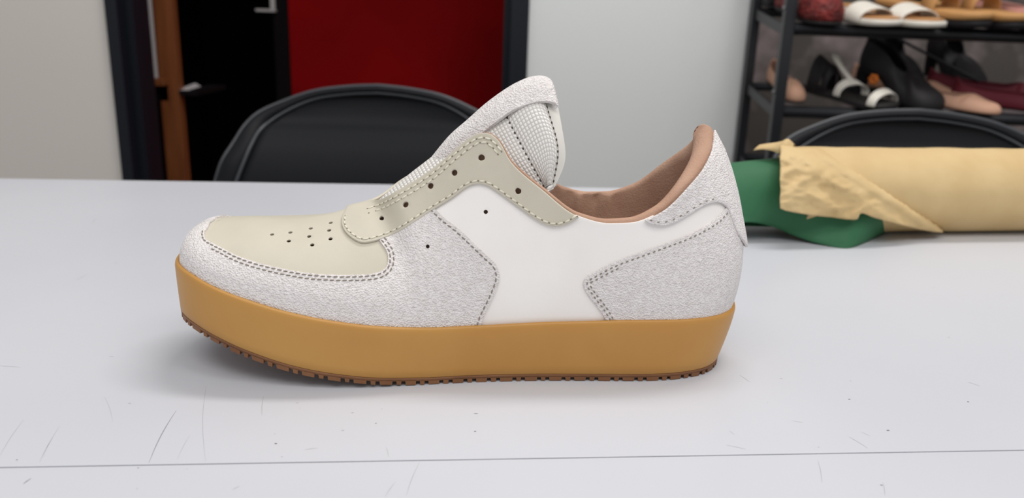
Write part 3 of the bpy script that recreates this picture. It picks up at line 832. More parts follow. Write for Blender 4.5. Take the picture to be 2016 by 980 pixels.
def grid_uv(G):
    u = np.r_[0, np.cumsum(np.linalg.norm(np.diff(G[:, G.shape[1] // 2], axis=0), axis=1))]
    out = np.zeros(G.shape[:2] + (2,))
    w = np.concatenate([np.zeros((G.shape[0], 1)), np.cumsum(np.linalg.norm(np.diff(G, axis=1), axis=2), axis=1)], 1)
    out[..., 0] = u[:, None]; out[..., 1] = w - w[:, w.shape[1] // 2][:, None]
    return out.reshape(-1, 2)
def sheet(name, G, mat, t, parent, bev=0.0004, offset=-1, uv=True, flip=False):
    o = mesh_obj(name, G.reshape(-1, 3), grid_faces(G.shape[0], G.shape[1], flip=flip), mat, parent, uv=grid_uv(G) if uv else None)
    m = o.modifiers.new('thickness', 'SOLIDIFY'); m.thickness = t; m.offset = offset
    if bev: mod_bevel(o, bev, 2, 50)
    return o
def grid_normals(G):
    n = np.cross(np.gradient(G, axis=0), np.gradient(G, axis=1)); return n / np.linalg.norm(n, axis=2)[..., None]
gn = grid_normals(TG); sg = 1.0 if gn[45, 30, 2] > 0 else -1.0
gn = gn * sg
# padding swells the upper part between the cross seam and the binding
uu = np.linspace(0, 1, 90)[:, None]; ww = np.abs(np.linspace(-1, 1, 61))[None]
SEAM = 4 / 7.0
row_u = np.interp(np.linspace(0, 1, 90), [0, 1], [0, 1])
# fraction of the length at which the seam row lies
Lr = np.r_[0, np.cumsum(np.linalg.norm(np.diff(TG[:, 45], axis=0), axis=1))]; Lr /= Lr[-1]
seam_px = np.array([(1001, 244), (1019, 269), (1040, 312), (1069, 359)])
pj = projl(TG.reshape(-1, 3)).reshape(90, 61, 2)
near_cols = slice(0, 31) if TG[45, 0, 1] < 0 else slice(30, 61)
seam_i = int(round(4 / 7 * 89))
bind_i = int(round(5.75 / 7 * 89))
bind_i = max(bind_i, seam_i + 6)
prof = np.zeros(90)
for i in range(90):
    if seam_i < i < bind_i: prof[i] = math.sin(math.pi * (i - seam_i) / (bind_i - seam_i)) ** 0.5 * 1.8 * mm
    elif i < seam_i and i > seam_i - 18: prof[i] = math.sin(math.pi * (seam_i - i) / 18) ** 0.6 * 0.8 * mm
TG2 = TG + gn * prof[:, None, None]
tongue = sheet('tongue', TG2, MAT['mesh'], 0.003, sneaker, flip=(sg < 0)); tongue['label'] = 'white woven mesh tongue standing up'
bnd = TG2[bind_i:] + gn[bind_i:] * 0.0006
binding = sheet('tongue_binding', bnd, MAT['binding'], 0.0042, tongue, flip=(sg < 0)); binding['label'] = 'pale leather binding'
def line_stitch(G, rows, h, mat, parent, **kw):
    mb = MB()
    for i in rows:
        P = G[i] + gn[i] * h; n = gn[i]
        Lc = np.r_[0, np.cumsum(np.linalg.norm(np.diff(P, axis=0), axis=1))]; k = int(Lc[-1] / 0.003)
        for q in range(k):
            c = (q + 0.5) * Lc[-1] / k; f = lambda t, A: np.array([np.interp(t, Lc, A[:, z]) for z in range(3)])
            mb.add(capsule(f(c, P), f(c + 0.001, P) - f(c - 0.001, P), f(c, n), 0.0013, 0.0004))
    o = mb.obj('stitching', mat, parent); o['kind'] = 'stuff'; return o
line_stitch(TG2, [seam_i, max(bind_i - 1, 0)], 0.0003, MAT['thread_hole'], tongue)
STRIP = [[(845, 314, 0), (852, 323, -6), (868, 345, -11)],
         [(883, 268, 0), (891, 277, -7), (910, 298, -12)],
         [(919, 236, 0), (929, 244, -8), (951, 260, -13)],
         [(954, 205, 0), (964, 213, -8), (981, 236, -14)],
         [(986, 181, 0), (990, 194, -8), (1000, 222, -14)],
         [(1015, 163, 0), (1016, 179, -8), (1019, 212, -14)],
         [(1044, 151, 0), (1047, 166, -8), (1052, 201, -14)],
         [(1069, 149, 0), (1073, 164, -8), (1079, 199, -14)],
         [(1085, 157, 0), (1089, 171, -8), (1094, 203, -14)],
         [(1092, 174, 0), (1096, 188, -8), (1100, 210, -14)]]
SG = net(STRIP, 70, 25)
gs = grid_normals(SG); sgs = 1.0 if gs[30, 12, 2] > 0 else -1.0
strip = sheet('tongue_strip', SG, MAT['suede'], 0.0022, tongue, flip=(sgs < 0)); strip['label'] = 'rough white suede strip curling over the tongue'
# ------------------------------------------------------------------ paper roll and green leather
from mathutils import noise as mnoise
def roll_centre(px, top, bot):
    a, b = ray(px, top), ray(px, bot)
    ea = math.atan2(-a[2], math.hypot(a[0], a[1])); eb = math.atan2(-b[2], math.hypot(b[0], b[1]))
    half, mid = (eb - ea) / 2, (eb + ea) / 2
    D = CAMH / (math.sin(half) + math.sin(mid)); r = D * math.sin(half)
    h = D * math.cos(mid); m = (a / np.linalg.norm(a) + b / np.linalg.norm(b)); az = math.atan2(m[0], m[1])
    return np.array([h * math.sin(az), h * math.cos(az), TZ + r]), r
c1, r1 = roll_centre(1720, 289, 459); c2, r2 = roll_centre(2000, 288, 456)
RR = 0.5 * (r1 + r2); ax = (c2 - c1); ax[2] = 0; ax /= np.linalg.norm(ax); RC = c1.copy(); RC[2] = TZ + RR
RUP = np.array([0, 0, 1.0]); RF = np.cross(RUP, ax); RF = RF if RF[1] < 0 else -RF     # toward the camera
def on_axis(px):       # distance along the axis where the axis passes pixel column px
    t = np.linspace(-0.6, 0.6, 2401); P = RC + ax * t[:, None]; v = P - CAM; q = 1008 + FPX * (v @ _R) / (v @ _F)
    return float(np.interp(px, q, t))
t_l, t_r = on_axis(1556), on_axis(2016) + 0.16
def cyl(t, th, r):     # th: 0 = top, 90 deg = front
    return RC + ax * t + (RUP * math.cos(th) + RF * math.sin(th)) * r
paper_roll = empty('paper_roll', (RC[0], RC[1], TZ)); tag(paper_roll, 'brown kraft paper roll with a torn crumpled end lying on the table', 'paper roll')
OFF = np.array([RC[0], RC[1], TZ])
nt, nth = 60, 64
V = []
for i in range(nt):
    t = t_l + (t_r - t_l) * i / (nt - 1)
    for j in range(nth):
        th = 2 * math.pi * j / nth
        w = mnoise.noise(Vector((t * 22, th * 1.3, 2.0))) * 0.0012 + mnoise.noise(Vector((t * 9, th * 0.8, 7.0))) * 0.0012
        V.append(cyl(t, th, RR - 0.0008 + min(w, 0.0006)) - OFF)
o = mesh_obj('wrapper', V, grid_faces(nt, nth, cv=True), MAT['kraft'], paper_roll); fix_normals(o)
m = o.modifiers.new('t', 'SOLIDIFY'); m.thickness = 0.0015; m.offset = -1
# torn loose flap at the left end; its lower edge hangs clear of the table
FL = [(1536, 284, 410), (1545, 283, 414), (1570, 288, 419), (1600, 289, 424), (1640, 289, 428), (1672, 289, 432), (1688, 289, 431), (1694, 289, 420), (1720, 289, 428), (1760, 289, 439),
      (1800, 289, 449), (1835, 289, 456), (1856, 289, 458)]
FLc = cspline(np.array(FL, float), 70)
def flap_pt(px, py, lift):
    # point on the roll's front for this pixel, standing off by lift
    d = ray(px, py); d = d / np.linalg.norm(d)
    o_ = CAM - RC; dd = d - ax * (d @ ax); oo = o_ - ax * (o_ @ ax)
    for r in (RR + lift,):
        A = dd @ dd; B = 2 * dd @ oo; Cc = oo @ oo - r * r; D = B * B - 4 * A * Cc
        t = (-B - math.sqrt(D)) / (2 * A) if D > 0 else -B / (2 * A)
    return CAM + d * t
nv = 40; G = np.zeros((70, nv, 3))
for i, (px, ty, by) in enumerate(FLc):
    for j in range(nv):
        q = j / (nv - 1)
        py = ty + 2 + (by - ty - 2) * q
        # distance left of the diagonal fold, where the loose paper lies smooth again
        diag = 1600 + (py - 289) / (458 - 289) * 256
        loose = min(1.0, max(0.0, (diag + 10 - px) / 70.0))
        lift = 0.0016 + 0.010 * loose * (0.3 + 0.7 * q)
        n3 = Vector((px * 0.024, py * 0.03 + px * 0.01, 1.3))
        ridge = 1 - 2 * abs(mnoise.noise(n3)); ridge2 = 1 - 2 * abs(mnoise.noise(n3 * 2.3 + Vector((5, 1, 0))))
        lift += loose * (0.0034 * (ridge - 0.5) + 0.0016 * (ridge2 - 0.5))
        if px > diag + 8: lift = -0.003
        if diag - 26 < px < diag + 12: lift += 0.0022 * math.sin(math.pi * (px - diag + 26) / 38)
        sx = 2.2 * loose * (1 - i / 69.) * mnoise.noise(Vector((py * 0.05, 3.1, 0))) if i < 6 else 0
        G[i, j] = flap_pt(px + sx * 2, py, lift) - OFF
o = mesh_obj('torn_flap', G.reshape(-1, 3), grid_faces(70, nv), MAT['kraft'], paper_roll); fix_normals(o)
m = o.modifiers.new('t', 'SOLIDIFY'); m.thickness = 0.0005; m.offset = 0
o['label'] = 'torn crumpled paper flap'
# a second scrap of the wrapper curling out behind the flap
SC = [[(1483, 296, .020), (1494, 286, .022), (1500, 285, .03)], [(1500, 294, .014), (1508, 284, .018), (1514, 284, .03)], [(1520, 297, .008), (1524, 283, .012), (1530, 283, .03)],
      [(1534, 302, .002), (1538, 281, .006), (1544, 281, .03)], [(1545, 300, .000), (1549, 276, .004), (1553, 280, .03)], [(1560, 300, .0), (1562, 287, .004), (1566, 286, .03)]]
def scrap(px, py, back): return at_y(px, py, RC[1] + ax[1] * on_axis(px) - 0.018 + back)
A = np.array([[scrap(*q) for q in r_] for r_ in SC]); A = np.stack([cspline(r_, 9) for r_ in A]); A = np.stack([cspline(A[:, j], 24) for j in range(9)], 1) - OFF
o = mesh_obj('torn_flap', A.reshape(-1, 3), grid_faces(24, 9), MAT['kraft'], paper_roll); fix_normals(o)
m = o.modifiers.new('t', 'SOLIDIFY'); m.thickness = 0.0005; m.offset = 0

green = empty('green_leather_sheet', (RC[0], RC[1], TZ)); tag(green, 'dark green leather sheet spilling out of the paper roll', 'leather sheet')
# one sheet: rolled inside the paper, its outer turn dropping to the table in front
ED = [(1395, 425, .026), (1440, 433, .022), (1480, 437, .019), (1520, 446, .013), (1570, 466, .005), (1620, 480, .0018), (1672, 488, .0004), (1700, 479, .0004), (1728, 466, .0004), (1768, 448, .0004), (1810, 446, .0004)]
EDc = cspline(np.array(ED), 60)
GR = RR - 0.006
rows = []
for px, py, z in EDc:
    e = at_z(px, py, z); t = on_axis(px); 
    k = np.clip((1560 - px) / 160, 0, 1); g_r = GR - 0.006 * k
    cz = np.array([0, 0, -(RR - g_r) * 0.5])
    pts = [cyl(t, th, g_r) + cz for th in np.radians([-170, -140, -100, -60, -25, 5, 35, 62])]
    dst = e - pts[-1]
    m1 = pts[-1] + dst * 0.45 + RUP * (-0.010) + RF * 0.002; m2 = pts[-1] + dst * 0.8 + RUP * (-0.006)
    m2[2] = max(m2[2], TZ + 0.0005); m1[2] = max(m1[2], TZ + 0.001)
    rows.append(cspline(np.array(pts + [m1, m2, e]), 40))
Gg = np.array(rows) - OFF
o = mesh_obj('sheet', Gg.reshape(-1, 3), grid_faces(60, 40), MAT['green'], green); fix_normals(o)
m = o.modifiers.new('t', 'SOLIDIFY'); m.thickness = 0.0014; m.offset = 1
# inner turns of the roll
V = []
for i in range(30):
    t = on_axis(1385) + (t_r - on_axis(1385)) * i / 29
    for j in range(48):
        th = 2 * math.pi * j / 48; V.append(cyl(t, th, GR - 0.013) - OFF - np.array([0, 0, 0.004]))
o = mesh_obj('inner_turn', V, grid_faces(30, 48, cv=True), MAT['green'], green); fix_normals(o)
m = o.modifiers.new('t', 'SOLIDIFY'); m.thickness = 0.0016; m.offset = -1
# ------------------------------------------------------------------ black plastic chairs
CHY = 1.20
ca = at_y(745, 168, CHY)                      # top of the backrest
def cl(px, py, dy=0.0):
    p = at_y(px, py, CHY + dy); return np.array([p[0] - ca[0], p[1] - CHY, p[2]])
# outline of the left half, apex to armrest end (outer and inner edge of the rim)
OC = [(745, 168, 0.0), (690, 170, 0), (620, 179, -.004), (560, 199, -.012), (510, 222, -.025), (485, 245, -.04), (462, 280, -.055), (440, 315, -.07), (425, 360, -.08)]
IC = [(745, 182, 0.0), (690, 184, 0), (625, 193, -.004), (575, 213, -.012), (530, 241, -.025), (512, 258, -.04), (498, 283, -.055), (480, 325, -.07), (466, 362, -.08)]
def half(Cs):
    A = cspline(np.array([cl(*q) for q in Cs]), 40)
    return A
def level(A):                                  # take out the lean of the picture: mirror left half
    A = A.copy(); A[:, 0] -= A[0, 0]; return np.vstack([A[::-1], (A * [-1, 1, 1])[1:]])
O_, I_ = half(OC), half(IC)
# extend straight down to the seat
for arr in ('O', 'I'): pass
def extend(A, zend):
    d = A[-1]; ext = [np.array([d[0] * (1 - 0.08 * q), d[1] + 0.0 * q, d[2] + (zend - d[2]) * q]) for q in np.linspace(0.1, 1, 10)]
    return np.vstack([A, ext])
Of, If = level(extend(O_, 0.47)), level(extend(I_, 0.47))
nC = len(Of)
def rim_mesh(parent):
    V = []
    for i in range(nC):
        a, b = Of[i], If[i]; c = (a + b) / 2; w = (a - b) / 2; fw = np.array([0, -1, 0])
        for th in np.linspace(0, 2 * math.pi, 12, endpoint=False):
            cs, sn = math.cos(th), math.sin(th)
            V.append(c + w * (abs(cs) ** 0.6) * math.copysign(1, cs) + fw * 0.011 * (abs(sn) ** 0.6) * math.copysign(1, sn))
    o = mesh_obj('rim', V, grid_faces(nC, 12, cv=True), MAT['plastic'], parent); fix_normals(o); return o
def panel_mesh(parent):
    rows = []
    h = nC // 2 + 1
    for i in range(h):                         # from the seat end up to the apex, left to right
        a, b = If[i], If[nC - 1 - i]
        row = []
        for q in np.linspace(0, 1, 25):
            p = a * (1 - q) + b * q
            dep = 0.022 * (1 - (2 * q - 1) ** 2) * min(1.0, np.linalg.norm(b - a) / 0.45) - 0.002
            row.append(p + np.array([0, dep + a[1] * 0.0, 0]))
        rows.append(row)
    G = np.array(rows)
    o = mesh_obj('backrest', G.reshape(-1, 3), grid_faces(h, 25), MAT['plastic'], parent); fix_normals(o)
    m = o.modifiers.new('t', 'SOLIDIFY'); m.thickness = 0.006; m.offset = 0
    return o
def make_chair(label, loc, rz):
    ch = empty('plastic_chair', loc, rz); tag(ch, label, 'chair', 'black plastic chairs behind the table')
    rm = rim_mesh(ch); panel_mesh(ch)
    for A_, dy_ in ((Of, -0.004), (If, -0.007)):      # beads added in a lighter colour as highlights on both rim edges
        mb = MB().add(tube_vf(A_ + np.array([0, dy_, 0]), 0.0030, 8)); fix_normals(mb.obj('edge_highlight', MAT['plastic_highlight'], ch))
    # seat: rounded shell
    w = abs(Of[0][0]) - 0.01
    ol = cspline(np.array([(-w, -0.02), (-w, -0.25), (-w * 0.8, -0.42), (0, -0.45), (w * 0.8, -0.42), (w, -0.25), (w, -0.02), (0, 0.04)]), 60, closed=True)
    V = [(x, y, 0.44) for x, y in ol] + [(x * 0.97, y * 0.97, 0.465) for x, y in ol] + [(x * 0.8, y * 0.8 - 0.03, 0.452) for x, y in ol] + [(0, -0.2, 0.45), (0, -0.2, 0.43)]
    n = 60
    F = grid_faces(3, n, cv=True) + [(2 * n + j, 2 * n + (j + 1) % n, 3 * n) for j in range(n)] + [((j + 1) % n, j, 3 * n + 1) for j in range(n)]
    fix_normals(mesh_obj('seat', V, F, MAT['plastic'], ch))
    for sx in (-1, 1):
        for y in (-0.38, 0.0):
            P = [(sx * w * 0.86, y, 0.45), (sx * w * 0.95, y + (0.02 if y == 0 else -0.02), 0.2), (sx * w * 1.0, y + (0.04 if y == 0 else -0.03), 0.0)]
            mb = MB().add(tube_vf(cspline(np.array(P), 8), np.linspace(0.02, 0.014, 8), 10)); fix_normals(mb.obj('leg', MAT['plastic'], ch))
    return ch
chair0 = make_chair('black plastic chair in front of the red doorway behind the sneaker', (ca[0], CHY, 0), 0.0)
def dup(root, loc, rz, label):
    r = root.copy(); C.objects.link(r); r.location = loc; r.rotation_euler = (0, 0, rz); r['label'] = label
    for chd in list(root.children):
        c = chd.copy(); C.objects.link(c); c.parent = r
    return r
CH2 = 1.10
c2a = at_y(1806, 223, CH2)
chair1 = dup(chair0, (c2a[0], CH2, 0), math.radians(-6), 'black plastic chair in front of the shoe rack behind the paper roll')
# ------------------------------------------------------------------ shoe rack
YF, YR = 1.50, 1.70
pf = at_y(1545, 100, YF); pr_ = at_y(1479, 100, YR)
rack = empty('shoe_rack', (pf[0], YF, 0)); tag(rack, 'black metal tube shoe rack with slanted shelves of shoes', 'shoe rack')
RO = np.array([pf[0], YF, 0])
XE = 1.55
def bar(name, a, b, hw, mat='rack', up=(0, 0, 1)):
    mb = MB().add(tube_vf(np.array([np.asarray(a) - RO, np.asarray(b) - RO]), 0, up=up, rect=hw)); o = mb.obj(name, MAT[mat], rack, False); fix_normals(o); mod_bevel(o, 0.002); return o
def rod(name, a, b, r, mat='rack'):
    mb = MB().add(tube_vf(np.linspace(np.asarray(a) - RO, np.asarray(b) - RO, 4), r, 12)); o = mb.obj(name, MAT[mat], rack); fix_normals(o); return o
for x in (0.0, XE):
    bar('post', (pf[0] + x, YF, 0), (pf[0] + x, YF, 1.3), (0.010, 0.010), up=(0, 1, 0))
    bar('post', (pr_[0] + x, YR, 0), (pr_[0] + x, YR, 1.35), (0.009, 0.009), up=(0, 1, 0))
zf1, zr1 = at_y(1580, 57, YF)[2], None
zf2, zr2 = at_y(1590, 221, YF)[2], at_y(1590, 174, YR)[2]
zr1 = zf1 + (zr2 - zf2)
step = zf1 - zf2
for k in range(-3, 2):
    zf, zr = zf1 + k * step, zr1 + k * step
    if zf < 0.1: continue
    rod('rail', (pf[0] + 0.01, YF, zf), (pf[0] + XE - 0.01, YF, zf), 0.0115)
    rod('rail', (pr_[0] + 0.009, YR, zr), (pr_[0] + XE - 0.009, YR, zr), 0.0085)
    for x in (0.0, XE):
        bar('side_bar', (pr_[0] + x, YR - 0.008, zr - 0.004), (pf[0] + x, YF + 0.008, zf - 0.004), (0.003, 0.010), 'steel_dark' if False else 'rack')
        rod('bolt', (pf[0] + x - 0.0125, YF + 0.001, zf + 0.036), (pf[0] + x - 0.0095, YF + 0.001, zf + 0.036), 0.003, 'bolt')
a = at_y(1772, 78, 1.62); b = at_y(1912, 152, 1.62)
rod('brace', a - (b - a) * 0.15, b + (b - a) * 0.6, 0.003)

# ---- shoes on the rack
SLOPE = math.atan2(zr2 - zf2, YR - YF)
RAILTOP = 0.0115
def shoe_root(name, label, px, shelf, yaw, group=None, back=0.0, lift=0.0, cat='shoe'):
    """root sits on the front rail at pixel column px; local +x is the toe direction"""
    zf = zf1 if shelf == 0 else zf2
    x = float(at_y(px, 60 if shelf == 0 else 215, YF)[0])
    r = empty(name, (x, YF + back, zf + RAILTOP + 0.004 + back * math.tan(SLOPE) + lift))
    ya = math.radians(yaw)
    ex = Vector((math.sin(ya), -math.cos(ya) , -math.cos(ya) * math.tan(SLOPE))).normalized()
    ez0 = Vector((0, math.sin(-SLOPE), math.cos(SLOPE))); ey = ez0.cross(ex).normalized(); ez = ex.cross(ey)
    m = Matrix((ex, ey, ez)).transposed(); r.rotation_euler = m.to_euler()
    tag(r, label, cat, group); return r
WU = pchip([0, .02, .08, .2, .35, .5, .65, .78, .88, .95, .985, 1.0], [0, .2, .3, .35, .33, .36, .45, .5, .47, .36, .22, 0])
def sole_outline(L, W, n=60, point=0.0):
    th = np.linspace(0, math.pi, n); u = 0.5 * (1 - np.cos(th)); w = WU(u)
    w = w * (1 - point * np.clip((u - 0.7) / 0.3, 0, 1) * 0.6)
    near = np.stack([u * L, w * W], 1); return np.vstack([near, near[-2:0:-1] * [1, -1]])
def heel_z(x, L, H): 
    q = np.clip((0.66 - x / L) / 0.45, 0, 1); return H * q * q * (3 - 2 * q)
def plate(name, L, W, t, H, mat, parent, x0=0.72, z0=0.0, inset=0.0, point=0.0, toe=0.0):
    O = sole_outline(L, W, point=point); c = np.array([L / 2, 0]); O = c + (O - c) * np.array([1 - inset / (L / 2), 1 - inset / (W / 2)])
    z = heel_z(O[:, 0], L, H) + toe * np.clip((O[:, 0] / L - 0.75) / 0.25, 0, 1) ** 2
    n = len(O); lev = [(0.0, 0.96), (0.15 * t, 1.0), (0.85 * t, 1.0), (t, 0.95)]
    V = []
    for dz, sc in lev:
        Q = c + (O - c) * sc; V += [(Q[i, 0] - x0 * L, Q[i, 1], z0 + z[i] + dz) for i in range(n)]
    F = grid_faces(len(lev), n, cv=True)
    half_ = n // 2
    for base, rev in ((0, False), ((len(lev) - 1) * n, True)):
        for i in range(half_):
            a, b, c_, d = i, i + 1, (n - i - 1) % n, (n - i) % n
            q = [base + k for k in (a, b, c_, d)]
            q = list(dict.fromkeys(q))
            if len(q) > 2: F.append(tuple(reversed(q)) if rev else tuple(q))
    return fix_normals(mesh_obj(name, V, F, mat, parent))
def strap(name, L, W, u0, u1, h, mat, parent, z0=0.0, wide=1.0, H=0.0, x0=0.72, skew=0.0, t=0.0022, spread=1.06, bow=0.0):
    """band arching over the footbed from one edge to the other, covering u0..u1 of the length"""
    nA, nB = 22, 7; G = np.zeros((nA, nB, 3))
    for i, th in enumerate(np.linspace(0, math.pi, nA)):
        for j, q in enumerate(np.linspace(0, 1, nB)):
            sd = math.cos(th); u = u0 + (u1 - u0) * q + skew * sd
            u += bow * (1 - sd * sd) * (q - 0.5)
            w = WU(np.array(u)) * W * spread
            hh = h * (1 - 0.25 * q) 
            x = u * L; G[i, j] = (x - x0 * L, sd * w, z0 + float(heel_z(np.array(x), L, H)) + hh * math.sin(th) ** 0.75)
    o = mesh_obj(name, G.reshape(-1, 3), grid_faces(nA, nB), mat, parent); fix_normals(o)
    m = o.modifiers.new('t', 'SOLIDIFY'); m.thickness = t; m.offset = 1; mod_bevel(o, 0.0006)
    return o
def upper(name, L, W, mat, parent, heel_h, side_h, vamp_u, toe_h, vamp_h, H=0.0, z0=0.0, x0=0.72, point=0.0, bulge=0.12):
    """closed shoe upper, heel counter to toe, open on top"""
    n, k = 44, 12; O = sole_outline(L, W, 60, point)[:60][::-1]       # toe to heel, near half
    Lc = np.r_[0, np.cumsum(np.linalg.norm(np.diff(O, axis=0), axis=1))]; Lc /= Lc[-1]
    s = np.linspace(0, 1, n); B = np.stack([np.interp(s, Lc, O[:, 0]), np.interp(s, Lc, O[:, 1])], 1)
    Tx = pchip([0, .12, .30, .38, .5, .7, .88, 1], np.array([.93, .86, vamp_u + .03, vamp_u, vamp_u - .1, .3, .06, .01]) * L)(s)
    Ty = pchip([0, .12, .30, .38, .5, .7, .88, .95, 1], np.array([0, 0, 0, .12, .27, .27, .22, .12, 0]) * W)(s)
    Tz = pchip([0, .12, .30, .38, .5, .7, .88, 1], [toe_h * .9, toe_h, vamp_h, vamp_h * .97, side_h, side_h, (heel_h + side_h) / 2 if heel_h < 2 * side_h else heel_h * .75, heel_h])(s)
    rows = []
    for i in range(n):
        b = np.array([B[i, 0], B[i, 1], float(heel_z(B[i, 0], L, H))]); t = np.array([Tx[i], Ty[i], Tz[i] + float(heel_z(Tx[i], L, H))])
        d = t - b; out = np.array([b[0] - L * .5, b[1], 0]); out /= max(np.linalg.norm(out), 1e-6)
        p1 = b + np.array([0, 0, d[2] * .55]) + out * bulge * W * .3; p2 = t - np.array([d[0], d[1], 0]) * (0.55 if s[i] < .34 else .15) - np.array([0, 0, d[2] * (0.0 if s[i] < .34 else .3)])
        q = np.linspace(0, 1, k)[:, None]; rows.append((1-q)**3*b + 3*q*(1-q)**2*p1 + 3*q*q*(1-q)*p2 + q**3*t)
    G = np.array(rows); far = G[::-1] * [1, -1, 1]
    A = np.vstack([G, far[1:-1]]) + np.array([-x0 * L, 0, z0])
    o = mesh_obj(name, A.reshape(-1, 3), grid_faces(len(A), k, cu=True), mat, parent)
    bm = bmesh.new(); bm.from_mesh(o.data); bmesh.ops.remove_doubles(bm, verts=bm.verts, dist=1e-4); bmesh.ops.recalc_face_normals(bm, faces=bm.faces); bm.to_mesh(o.data); bm.free()
    o.data.polygons.foreach_set('use_smooth', [True] * len(o.data.polygons))
    m = o.modifiers.new('t', 'SOLIDIFY'); m.thickness = 0.0022; m.offset = -1
    return o
def stiletto(L, H, r0, r1, mat, parent, x0=0.72, z0=0.0):
    P = np.array([(0.06 * L - x0 * L, 0, z0 + H), (0.04 * L - x0 * L, 0, z0 + H * .6), (0.045 * L - x0 * L, 0, z0)])
    mb = MB().add(tube_vf(cspline(P, 10), np.linspace(r0, r1, 10), 10, up=(0, 1, 0))); return fix_normals(mb.obj('heel', mat, parent))
for n_, c_ in (('s_white', (226, 220, 208)), ('s_tanbed', (190, 140, 92)), ('s_tan', (196, 146, 92)), ('s_black', (28, 25, 27)), ('s_dark', (38, 34, 34)),
               ('s_nude', (206, 160, 134)), ('s_burg', (104, 30, 42)), ('s_pink', (196, 140, 128)), ('s_green', (34, 62, 40)), ('s_orange', (206, 112, 40)), ('s_cream', (196, 186, 160)), ('s_olive', (120, 108, 70))):
    simple(n_, c_)
MAT['s_red'] = bump(vary(new_mat('s_red', (134, 48, 44), 0.6, 0.3), (90, 34, 32), 60, 0.4, 0.6), [('vor', 120, 1)], 0.8, 0.004)
# top shelf
r = shoe_root('woven_shoe', 'dark red woven slip-on shoe at the left end of the top shelf', 1602, 0, 6)
plate('sole', .22, .070, .008, 0, MAT['s_dark'], r); upper('upper', .22, .072, MAT['s_red'], r, .06, .05, .55, .045, .065, z0=.007, bulge=.25)
def sandal(px, yaw, label, group, bed, sole, band, dark=False, W=.074, sole_t=.011, h=.036):
    r = shoe_root('sandal', label, px, 0, yaw, group, cat='sandal')
    plate('sole', .25, W, sole_t, 0, MAT[sole], r, toe=0.004); plate('footbed', .25, W, .003, 0, MAT[bed], r, z0=sole_t + .0002, inset=.004, toe=0.004)
    return r, sole_t
for px, yaw, lb in ((1700, 28, 'white strapped sandal with a tan footbed beside the red woven shoe'), (1786, 22, 'white strapped sandal with a tan footbed beside the tan sandals')):
    r, st = sandal(px, yaw, lb, 'white sandals on the top shelf', 's_tanbed', 's_white', 's_white')
    strap('strap', .25, .074, .66, .82, .030, MAT['s_white'], r, z0=.004, skew=0.02)
for px, yaw, lb in ((1872, 24, 'tan sandal with a knotted strap on a dark sole on the top shelf'), (1950, 18, 'plain tan sandal on a dark sole beside the pink shoe')):
    r = shoe_root('sandal', lb, px, 0, yaw, 'tan sandals on the top shelf', cat='sandal')
    plate('sole', .25, .066, .014, 0, MAT['s_black'], r, toe=.006); plate('footbed', .25, .068, .013, 0, MAT['s_tan'], r, z0=.0142, toe=.006)
    strap('strap', .25, .066, .50, .64, .042, MAT['s_tan'], r, z0=.022)
    if px == 1872:
        mb = MB().add(tube_vf(cspline(np.array([(-.04, -.02, .060), (-.03, 0.0, .068), (-.035, .022, .074), (-.05, .034, .084)]), 14), [.003 + .003 * math.sin(i / 13 * math.pi) for i in range(14)], 8))
        fix_normals(mb.obj('knot', MAT['s_tan'], r))
r = shoe_root('pump_shoe', 'pale pink flat shoe at the right end of the top shelf', 2024, 0, 15)
plate('sole', .24, .08, .005, 0, MAT['s_dark'], r); upper('upper', .24, .082, MAT['s_pink'], r, .05, .03, .72, .026, .034, z0=.004)
r = shoe_root('pump_shoe', 'dark green shoe behind the tan sandals on the top shelf', 1905, 0, 170, back=0.19, lift=0.02)
plate('sole', .22, .08, .006, 0, MAT['s_dark'], r, x0=.3); upper('upper', .22, .082, MAT['s_green'], r, .06, .04, .6, .04, .055, z0=.005, x0=.3)
r = shoe_root('pump_shoe', 'black shoe at the back of the top shelf beside the rear post', 1578, 0, 175, back=0.20)
plate('sole', .22, .07, .006, 0, MAT['s_black'], r, x0=.3); upper('upper', .22, .072, MAT['s_black'], r, .06, .035, .6, .03, .045, z0=.005, x0=.3)
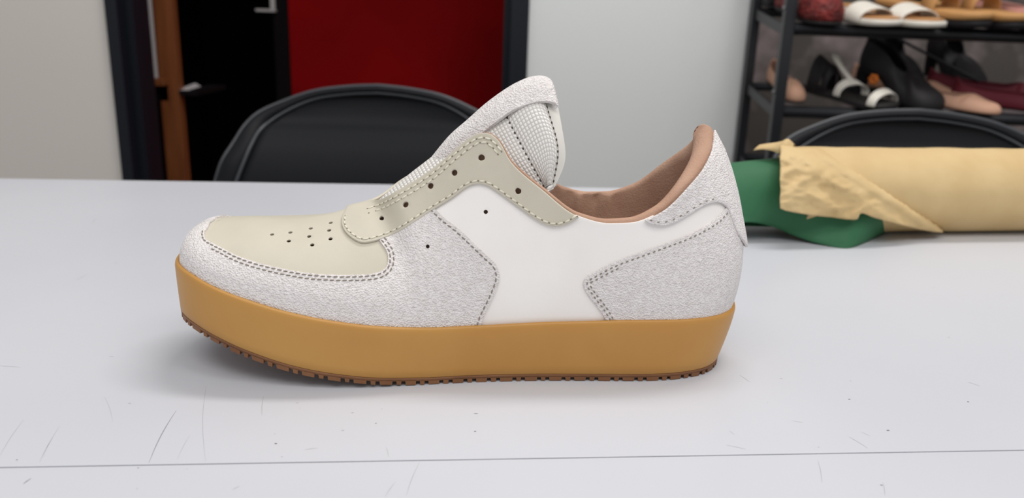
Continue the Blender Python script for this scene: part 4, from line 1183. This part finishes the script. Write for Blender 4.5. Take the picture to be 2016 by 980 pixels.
# lower shelf
r = shoe_root('court_shoe', 'nude court shoe with a rounded toe beside the front post', 1570, 1, -4, back=0.06)
plate('sole', .22, .046, .004, .0, MAT['s_black'], r); upper('upper', .22, .048, MAT['s_nude'], r, .04, .022, .74, .028, .032, z0=.003, bulge=.3)
r = shoe_root('strap_sandal', 'black flat sandal with white Y-shaped straps on the lower shelf', 1708, 1, 34, cat='sandal')
plate('sole', .19, .070, .012, 0, MAT['s_dark'], r, toe=.006)
strap('toe_strap', .19, .070, .82, .90, .026, MAT['s_white'], r, z0=.010); strap('toe_strap', .19, .070, .46, .54, .030, MAT['s_white'], r, z0=.010, skew=.06)
strap('ankle_strap', .19, .070, .06, .22, .062, MAT['s_black'], r, z0=.010); strap('ankle_strap', .19, .070, .24, .30, .050, MAT['s_black'], r, z0=.010)
mb = MB().add(tube_vf(cspline(np.array([(-.040, .0, .036), (-.060, .0, .050), (-.082, .0, .068), (-.095, .005, .078)]), 12), 0, rect=(.007, .0016)))
fix_normals(mb.obj('instep_strap', MAT['s_white'], r))
def bootie(px, yaw, label, back, Ls, hh, spot, group='black heels on the lower shelf'):
    r = shoe_root('high_heel', label, px, 1, yaw, group, back=back)
    plate('sole', Ls, .078, .005, .05, MAT['s_black'], r); upper('upper', Ls, .08, MAT['s_black'], r, hh, .045, .52, .035, .05, H=.05, z0=.004, bulge=.25)
    stiletto(Ls, .052, .016, .009, MAT['s_black'], r)
    if spot:
        mb = MB()
        for k in range(6):
            th = k * math.pi / 3; c0 = np.array([-.070 + .006 * math.cos(th), -.0400, .044 + .006 * math.sin(th)])
            mb.add(tube_vf([c0 - np.array([0, .003, 0]), c0, c0 + np.array([0, .002, 0])], [.003, .005, .003], 8))
        fix_normals(mb.obj('flower', MAT['s_orange'], r))
    return r
bootie(1800, 40, 'black high heel with an orange flower on the lower shelf', 0.0, .165, .064, True)
bootie(1858, 12, 'plain black high heel behind the nude flats', 0.19, .15, .06, False)
bootie(2000, 14, 'black high heel behind the burgundy flats', 0.20, .15, .055, False)
for px, yaw, bk, lb in ((1872, 50, .10, 'nude pointed flat at the back of its pair beside the black high heel'), (1900, 50, .0, 'nude pointed flat in front of its pair beside the burgundy flat')):
    r = shoe_root('flat_shoe', lb, px, 1, yaw, 'nude flats on the lower shelf', back=bk)
    plate('sole', .21, .060, .004, 0, MAT['s_dark'], r, point=.5); upper('upper', .21, .062, MAT['s_nude'], r, .04, .022, .72, .02, .028, z0=.003, point=.5)
for px, yaw, bk, lb in ((2062, 66, .0, 'burgundy pointed flat in front beside the nude flats'), (2050, 66, .08, 'burgundy pointed flat behind its pair on the lower shelf')):
    r = shoe_root('flat_shoe', lb, px, 1, yaw, 'burgundy flats on the lower shelf', back=bk)
    plate('sole', .23, .058, .004, 0, MAT['s_dark'], r, point=.5); upper('upper', .23, .06, MAT['s_burg'], r, .045, .026, .7, .022, .034, z0=.003, point=.5)
